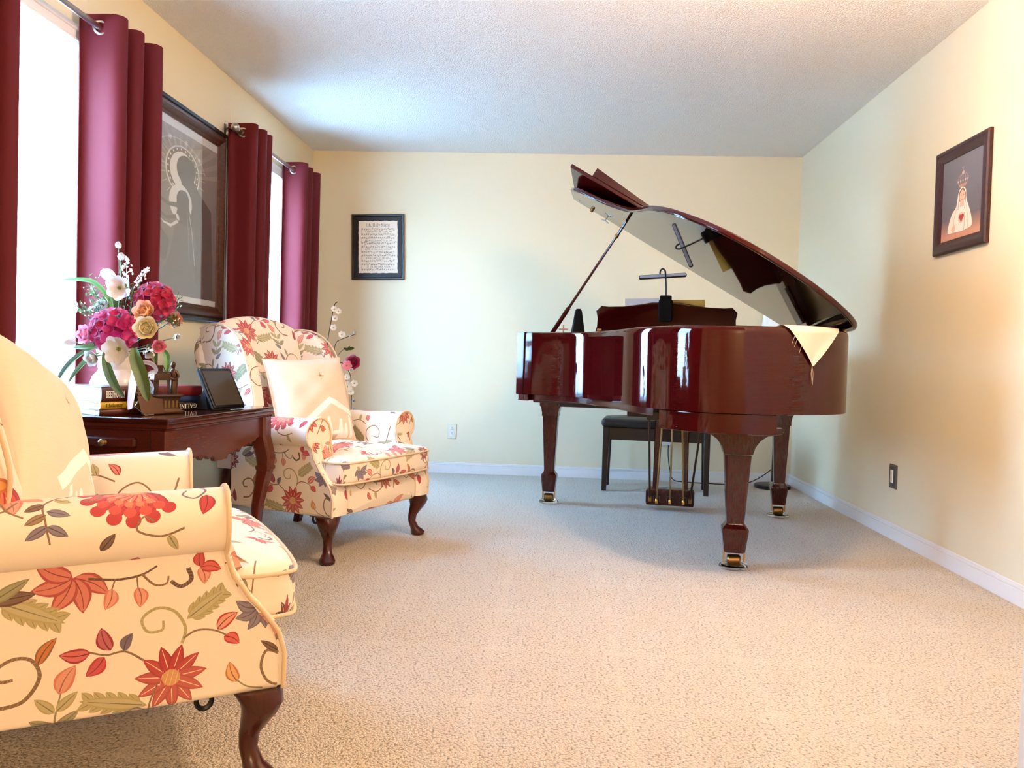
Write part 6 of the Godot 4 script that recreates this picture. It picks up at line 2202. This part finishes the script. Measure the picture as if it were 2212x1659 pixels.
func build_small() -> void:
	var b: MB
	# clip lamp on the music desk
	var t := thing("clip_lamp", "black clip-on music lamp with a gooseneck on the music desk", "lamp", on_piano(0.768, 1.205, 0.372))
	b = MB.new()
	b.puff(rrect(-0.040, -0.085, 0.040, 0.046, 0.014), 0.030, 0.006, 3, 0.0, T(0, 0, -0.042, 0, -6))
	b.puff(rrect(-0.034, 0.040, 0.034, 0.070, 0.008), 0.034, 0.006, 3, 0.0, T(0, 0, -0.010))
	b.puff(rrect(-0.028, -0.065, 0.028, 0.050, 0.012), 0.016, 0.005, 3, 0.0, T(0, 0, 0.034))
	b.tube([Vector3(-0.02, 0.055, -0.01), Vector3(-0.02, 0.055, 0.03)], 0.006, 8)
	part("clip", b, M.black_matte, t, 40)
	b = MB.new()
	b.tube(cat([Vector3(0.0, 0.065, -0.008), Vector3(0.002, 0.13, -0.008), Vector3(0.006, 0.19, -0.006), Vector3(0.010, 0.215, 0.0), Vector3(0.024, 0.226, 0.008), Vector3(0.036, 0.215, 0.016), Vector3(0.038, 0.197, 0.02)], 5), 0.0052, 8)
	part("gooseneck", b, M.black_satin, t, 60)
	b = MB.new()
	b.puff(rrect(-0.138, -0.011, 0.138, 0.011, 0.0105, 6), 0.022, 0.006, 3, 0.0, T(0.022, 0.185, 0.024, 0, 28, -4.5))
	var bar := part("light_bar", b, M.black_satin, t, 40)
	b = MB.new()
	b.puff(rrect(-0.132, -0.0085, 0.132, 0.0085, 0.008, 6), 0.004, 0.001, 2, 0.0, T(0.022, 0.185, 0.024, 0, 28, -4.5) * T(0, -0.003, -0.0105))
	part("diffuser", b, M.led_bar, bar, 40)
	# sheets on the desk
	b = MB.new()
	b.box(Vector3(0, 0, 0), Vector3(0.215, 0.275, 0.002), 0.0005)
	tag(part("sheet_music", b, M.paper_white, self, 30, on_piano(0.892, 1.125, 0.322) * T(0, 0, 0, 0, -9, -1.5)), "white sheet of music standing behind the music desk", "sheet music")
	t = thing("certificate", "yellow printed music book standing at the desk beside the clip lamp", "sheet music", on_piano(0.652, 1.118, 0.322) * T(0, 0, 0, 180, 9, 1.5))
	b = MB.new()
	b.box(Vector3(0, 0, 0), Vector3(0.222, 0.275, 0.004), 0.001)
	part("cover", b, M.paper_gold, t)
	b = MB.new()
	for q in [[0.0, 0.130, 0.212, 0.005], [0.0, -0.130, 0.212, 0.005]]:
		b.box(Vector3(q[0], q[1], -0.0022), Vector3(q[2], q[3], 0.001), 0.0002)
		b.box(Vector3(-0.1035 if q[1] > 0 else 0.1035, 0, -0.0022), Vector3(0.005, 0.26, 0.001), 0.0002)
	part("border", b, M.old_brass, t)
	text("title", "CONCERT PIANO SERIES", M.print_dark, t, T(0.02, 0.108, -0.0028, 180), 0.0075, 0.9, "Droid Serif")
	text("title", "Vol. 1", M.print_dark, t, T(-0.078, 0.107, -0.0028, 180), 0.0065, 0.9, "Droid Serif")
	# metronome, cross and red tin at the treble end
	t = thing("metronome", "black pyramid metronome on the piano beside the prop stick", "metronome", on_piano(1.285, 1.0, 0.27, 10))
	b = MB.new()
	b.loft([box_ring(Vector3(0, 0.0, 0), 0.048, 0.048, 0.2), box_ring(Vector3(0, 0.012, 0), 0.048, 0.048, 0.2), box_ring(Vector3(0, 0.014, 0), 0.046, 0.046, 0.2), box_ring(Vector3(0, 0.185, 0), 0.020, 0.020, 0.2), box_ring(Vector3(0, 0.198, 0), 0.012, 0.012, 0.2)])
	part("case", b, M.metronome_case, t, 25)
	b = MB.new()
	b.tube([Vector3(0, 0.02, 0.049), Vector3(0, 0.17, 0.027)], 0.002, 6)
	part("pendulum", b, M.nickel, t)
	b = MB.new()
	b.box(Vector3(0, 0.01, 0), Vector3(1.36, 0.02, 0.20), 0.004)
	part("treble_shelf", b, M.piano_leg_polish, get_node("grand_piano"), 30, T(0.76, 0.98, -0.27))
	t = thing("standing_cross", "small wooden standing cross on the piano beside the metronome", "cross", on_piano(1.372, 1.0, 0.28, 4))
	b = MB.new()
	b.box(Vector3(0, 0.055, 0), Vector3(0.010, 0.09, 0.007), 0.002)
	b.box(Vector3(0, 0.072, 0), Vector3(0.056, 0.010, 0.007), 0.002)
	part("cross", b, M.cross_wood, t)
	b = MB.new()
	b.lathe([Vector2(0, 0), Vector2(0.020, 0), Vector2(0.018, 0.008), Vector2(0.008, 0.012), Vector2(0, 0.012)], 16)
	part("foot", b, M.cross_wood, t)
	t = thing("red_tin", "small round red box at the piano's left end by the prop stick", "box", on_piano(1.415, 1.0, 0.29))
	b = MB.new()
	b.lathe([Vector2(0, 0), Vector2(0.028, 0), Vector2(0.030, 0.004), Vector2(0.030, 0.038), Vector2(0.026, 0.044), Vector2(0, 0.047)], 22)
	part("tin", b, M.felt_red, t, 40)
	# a brass tab on the rim
	b = MB.new()
	b.box(Vector3(0, 0, 0), Vector3(0.022, 0.012, 0.008), 0.002)
	tag(part("clip_tab", b, M.old_brass, self, 30, on_piano(1.085, 1.036, 1.16)), "tiny brass tab on the rim below the music desk", "tab")

	# cloth over the tail
	var top := []
	for c in plan():
		if c.y > 1.5 and c.x > 0.085 and c.x < 0.33:
			top.append(Vector3(c.x, 1.034, c.y))
	top.reverse()
	var tn := float(top.size() - 1)
	var P := []
	var tx := on_piano(0, 0, 0)
	for i in 13:
		var f := i / 12.0
		var line := PackedVector3Array()
		for j in 17:
			var u := j / 16.0
			var tipu := 0.40
			var uu := lerpf(u, tipu, clampf(f * 1.0, 0, 0.985))
			var seg := uu * tn
			var k := mini(int(seg), top.size() - 2)
			var e: Vector3 = top[k].lerp(top[k + 1], seg - k)
			var out := Vector3(-0.62, 0, 0.79)
			var y := 1.034 - 0.150 * f
			if i == 0:
				e += out * -0.004
			else:
				e += out * (0.008 + 0.004 * sin(u * 5.0 + f * 3.0))
			line.append(tx * Vector3(e.x, y, -e.z))
		P.append(line)
	# part lying on the rim and inside
	var fore := []
	for q in [[0.05, 0.995], [0.045, 1.034], [0.02, 1.0385]]:
		var line := PackedVector3Array()
		for j in 17:
			var seg := j / 16.0 * tn
			var k := mini(int(seg), top.size() - 2)
			var e: Vector3 = top[k].lerp(top[k + 1], seg - k) + Vector3(0.62, 0, -0.79) * q[0]
			line.append(tx * Vector3(e.x, q[1], -e.z))
		fore.append(line)
	fore.append_array(P)
	t = thing("cloth", "white cloth corner hanging over the piano's tail", "cloth")
	b = MB.new()
	b.grid(fore)
	M.cloth_white.cull_mode = BaseMaterial3D.CULL_DISABLED
	part("fabric", b, M.cloth_white, t, 60)
	b = MB.new()
	rng.seed = 8
	var tipp: Vector3 = P[12][8]
	for k in 3:
		b.tube([tipp, tipp + Vector3(rng.randf_range(-0.006, 0.006), -0.03, 0.002), tipp + Vector3(rng.randf_range(-0.01, 0.01), -rng.randf_range(0.05, 0.075), 0.004)], 0.0006, 4)
	for q in [[3, 0], [4, 0], [6, 0]]:
		var e: Vector3 = P[q[0]][q[1]]
		b.tube([e, e + Vector3(-0.006, -0.012, 0.006), e + Vector3(-0.012, -0.03, 0.006)], 0.0006, 4)
	part("fringe", b, M.thread_grey, t, 60)

	# bench between the piano and the wall
	t = thing("piano_bench", "black padded piano bench standing behind the pedals", "bench", T(0.712, 0, -5.60, -7.5))
	b = MB.new()
	b.puff(rrect(-0.372, -0.165, 0.372, 0.165, 0.03), 0.062, 0.026, 5, 0.016, T(0, 0.468, 0, 0, -90), Vector2.ONE, Vector2.ZERO, 0.0)
	part("cushion", b, M.bench_leather, t, 60)
	b = MB.new()
	for e in [-0.135, 0.135]:
		b.box(Vector3(0, 0.395, e), Vector3(0.68, 0.085, 0.02), 0.003)
	for e in [-0.335, 0.335]:
		b.box(Vector3(e, 0.395, 0), Vector3(0.02, 0.085, 0.27), 0.003)
	part("apron", b, M.bench_wood, t)
	for e in [[-1, -1], [1, -1], [1, 1], [-1, 1]]:
		b = MB.new()
		b.loft([box_ring(Vector3(e[0] * 0.342, 0, e[1] * 0.140), 0.016, 0.016), box_ring(Vector3(e[0] * 0.336, 0.438, e[1] * 0.136), 0.022, 0.022)])
		part("leg", b, M.bench_wood, t, 30)

	# floor lamp in the corner
	t = thing("floor_lamp", "black floor lamp with a white shade in the corner behind the piano", "lamp", T(1.600, 0, -5.90))
	b = MB.new()
	b.lathe([Vector2(0, 0), Vector2(0.124, 0), Vector2(0.128, 0.004), Vector2(0.128, 0.022), Vector2(0.122, 0.027), Vector2(0.02, 0.030), Vector2(0, 0.030)], 36)
	part("base", b, M.black_satin, t, 35)
	b = MB.new()
	b.tube([Vector3(0, 0.028, 0), Vector3(0, 1.30, 0)], 0.0095, 10)
	part("pole", b, M.black_satin, t, 60)
	b = MB.new()
	b.lathe([Vector2(0.012, 0.03), Vector2(0.026, 0.03), Vector2(0.022, 0.04), Vector2(0.012, 0.046)], 16)
	part("collar", b, M.nickel, t, 60)
	b = MB.new()
	var R := []
	for q in [[0.115, 1.17], [0.085, 1.40], [0.082, 1.40], [0.112, 1.17]]:
		var ring := PackedVector3Array()
		for i in 30:
			ring.append(Vector3(cos(TAU * i / 30) * q[0], q[1], sin(TAU * i / 30) * q[0]))
		R.append(ring)
	R.append(R[0])
	b.loft(R, true, false)
	b.tube([Vector3(-0.1, 1.30, 0), Vector3(0.1, 1.30, 0)], 0.003, 6)
	part("shade", b, M.shade_white, t, 40)
	# its lead, running along the wall to the socket
	b = MB.new()
	b.tube(cat([Vector3(1.590, 0.135, -5.90), Vector3(1.52, 0.075, -5.915), Vector3(1.44, 0.03, -5.93), Vector3(1.34, 0.006, -5.95), Vector3(1.15, 0.006, -5.97), Vector3(1.0, 0.007, -5.99), Vector3(0.90, 0.02, -6.01), Vector3(0.875, 0.10, -6.03), Vector3(0.862, 0.20, -6.04), Vector3(0.862, 0.29, -6.045)], 5), 0.0036, 7)
	tag(part("lamp_lead", b, M.black_satin, self, 60), "black lead running along the end wall to the floor lamp", "cord")
	# wall plates
	wall_plate("wall_outlet", "ivory double socket on the end wall left of the piano", T(-0.778, 0.320, ZB, 0), false)
	wall_plate("wall_outlet", "ivory double socket behind the piano bench with plugs in it", T(0.850, 0.320, ZB, 0), false)
	t = thing("power_adapter", "white plug-in adapter in the socket behind the bench", "adapter", T(0.878, 0.300, ZB + 0.006))
	b = MB.new()
	b.box(Vector3(0, 0, 0.02), Vector3(0.036, 0.06, 0.04), 0.005)
	part("body", b, M.socket_white, t)
	t = thing("power_plug", "small black plug in the socket behind the bench", "plug", T(0.848, 0.335, ZB + 0.006))
	b = MB.new()
	b.box(Vector3(0, 0, 0.012), Vector3(0.026, 0.022, 0.024), 0.004)
	b.tube([Vector3(0.004, -0.006, 0.02), Vector3(0.014, -0.04, 0.03)], 0.0036, 6)
	part("body", b, M.black_matte, t)
	t = thing("wall_switch", "brown wall plate with a white rocker, low on the right wall", "wall plate", T(XR, 0.324, -4.266, -90))
	b = MB.new()
	b.loft([rect_ring(0.046, 0.0625, 0.0), rect_ring(0.046, 0.0625, 0.003), rect_ring(0.037, 0.053, 0.008)])
	part("plate", b, M.pewter, t, 20)
	b = MB.new()
	b.box(Vector3(-0.004, 0, 0.007), Vector3(0.033, 0.068, 0.006), 0.002)
	var rk := part("rocker", b, M.socket_white, t)
	b = MB.new()
	b.box(Vector3(-0.004, -0.016, 0.010), Vector3(0.026, 0.030, 0.003), 0.001, T(0, 0, 0, 0, 4))
	b.box(Vector3(-0.004, 0.016, 0.010), Vector3(0.026, 0.030, 0.003), 0.001, T(0, 0, 0, 0, -4))
	part("paddle", b, M.plate_ivory, rk)

func rect_ring(hx: float, hy: float, z: float) -> PackedVector3Array:
	return PackedVector3Array([Vector3(-hx, -hy, z), Vector3(hx, -hy, z), Vector3(hx, hy, z), Vector3(-hx, hy, z)])

func wall_plate(called: String, label: String, xf: Transform3D, _x: bool) -> void:
	var t := thing(called, label, "wall socket", xf)
	var b := MB.new()
	b.loft([rect_ring(0.035, 0.057, 0.0), rect_ring(0.035, 0.057, 0.003), rect_ring(0.031, 0.053, 0.0065)])
	part("plate", b, M.plate_ivory, t, 20)
	for y in [0.0195, -0.0195]:
		b = MB.new()
		b.puff(rrect(-0.016, -0.014, 0.016, 0.014, 0.011, 4), 0.003, 0.001, 1, 0.0, T(0, y, 0.007))
		var s := part("socket", b, M.socket_white, t)
		b = MB.new()
		for q in [[-0.0065, -0.003], [0.0065, -0.003]]:
			b.box(Vector3(q[0], y + q[1], 0.0086), Vector3(0.003, 0.009, 0.001), 0.0002)
		b.box(Vector3(0, y + 0.008, 0.0086), Vector3(0.005, 0.006, 0.001), 0.0005)
		part("slot", b, M.slot_dark, s)
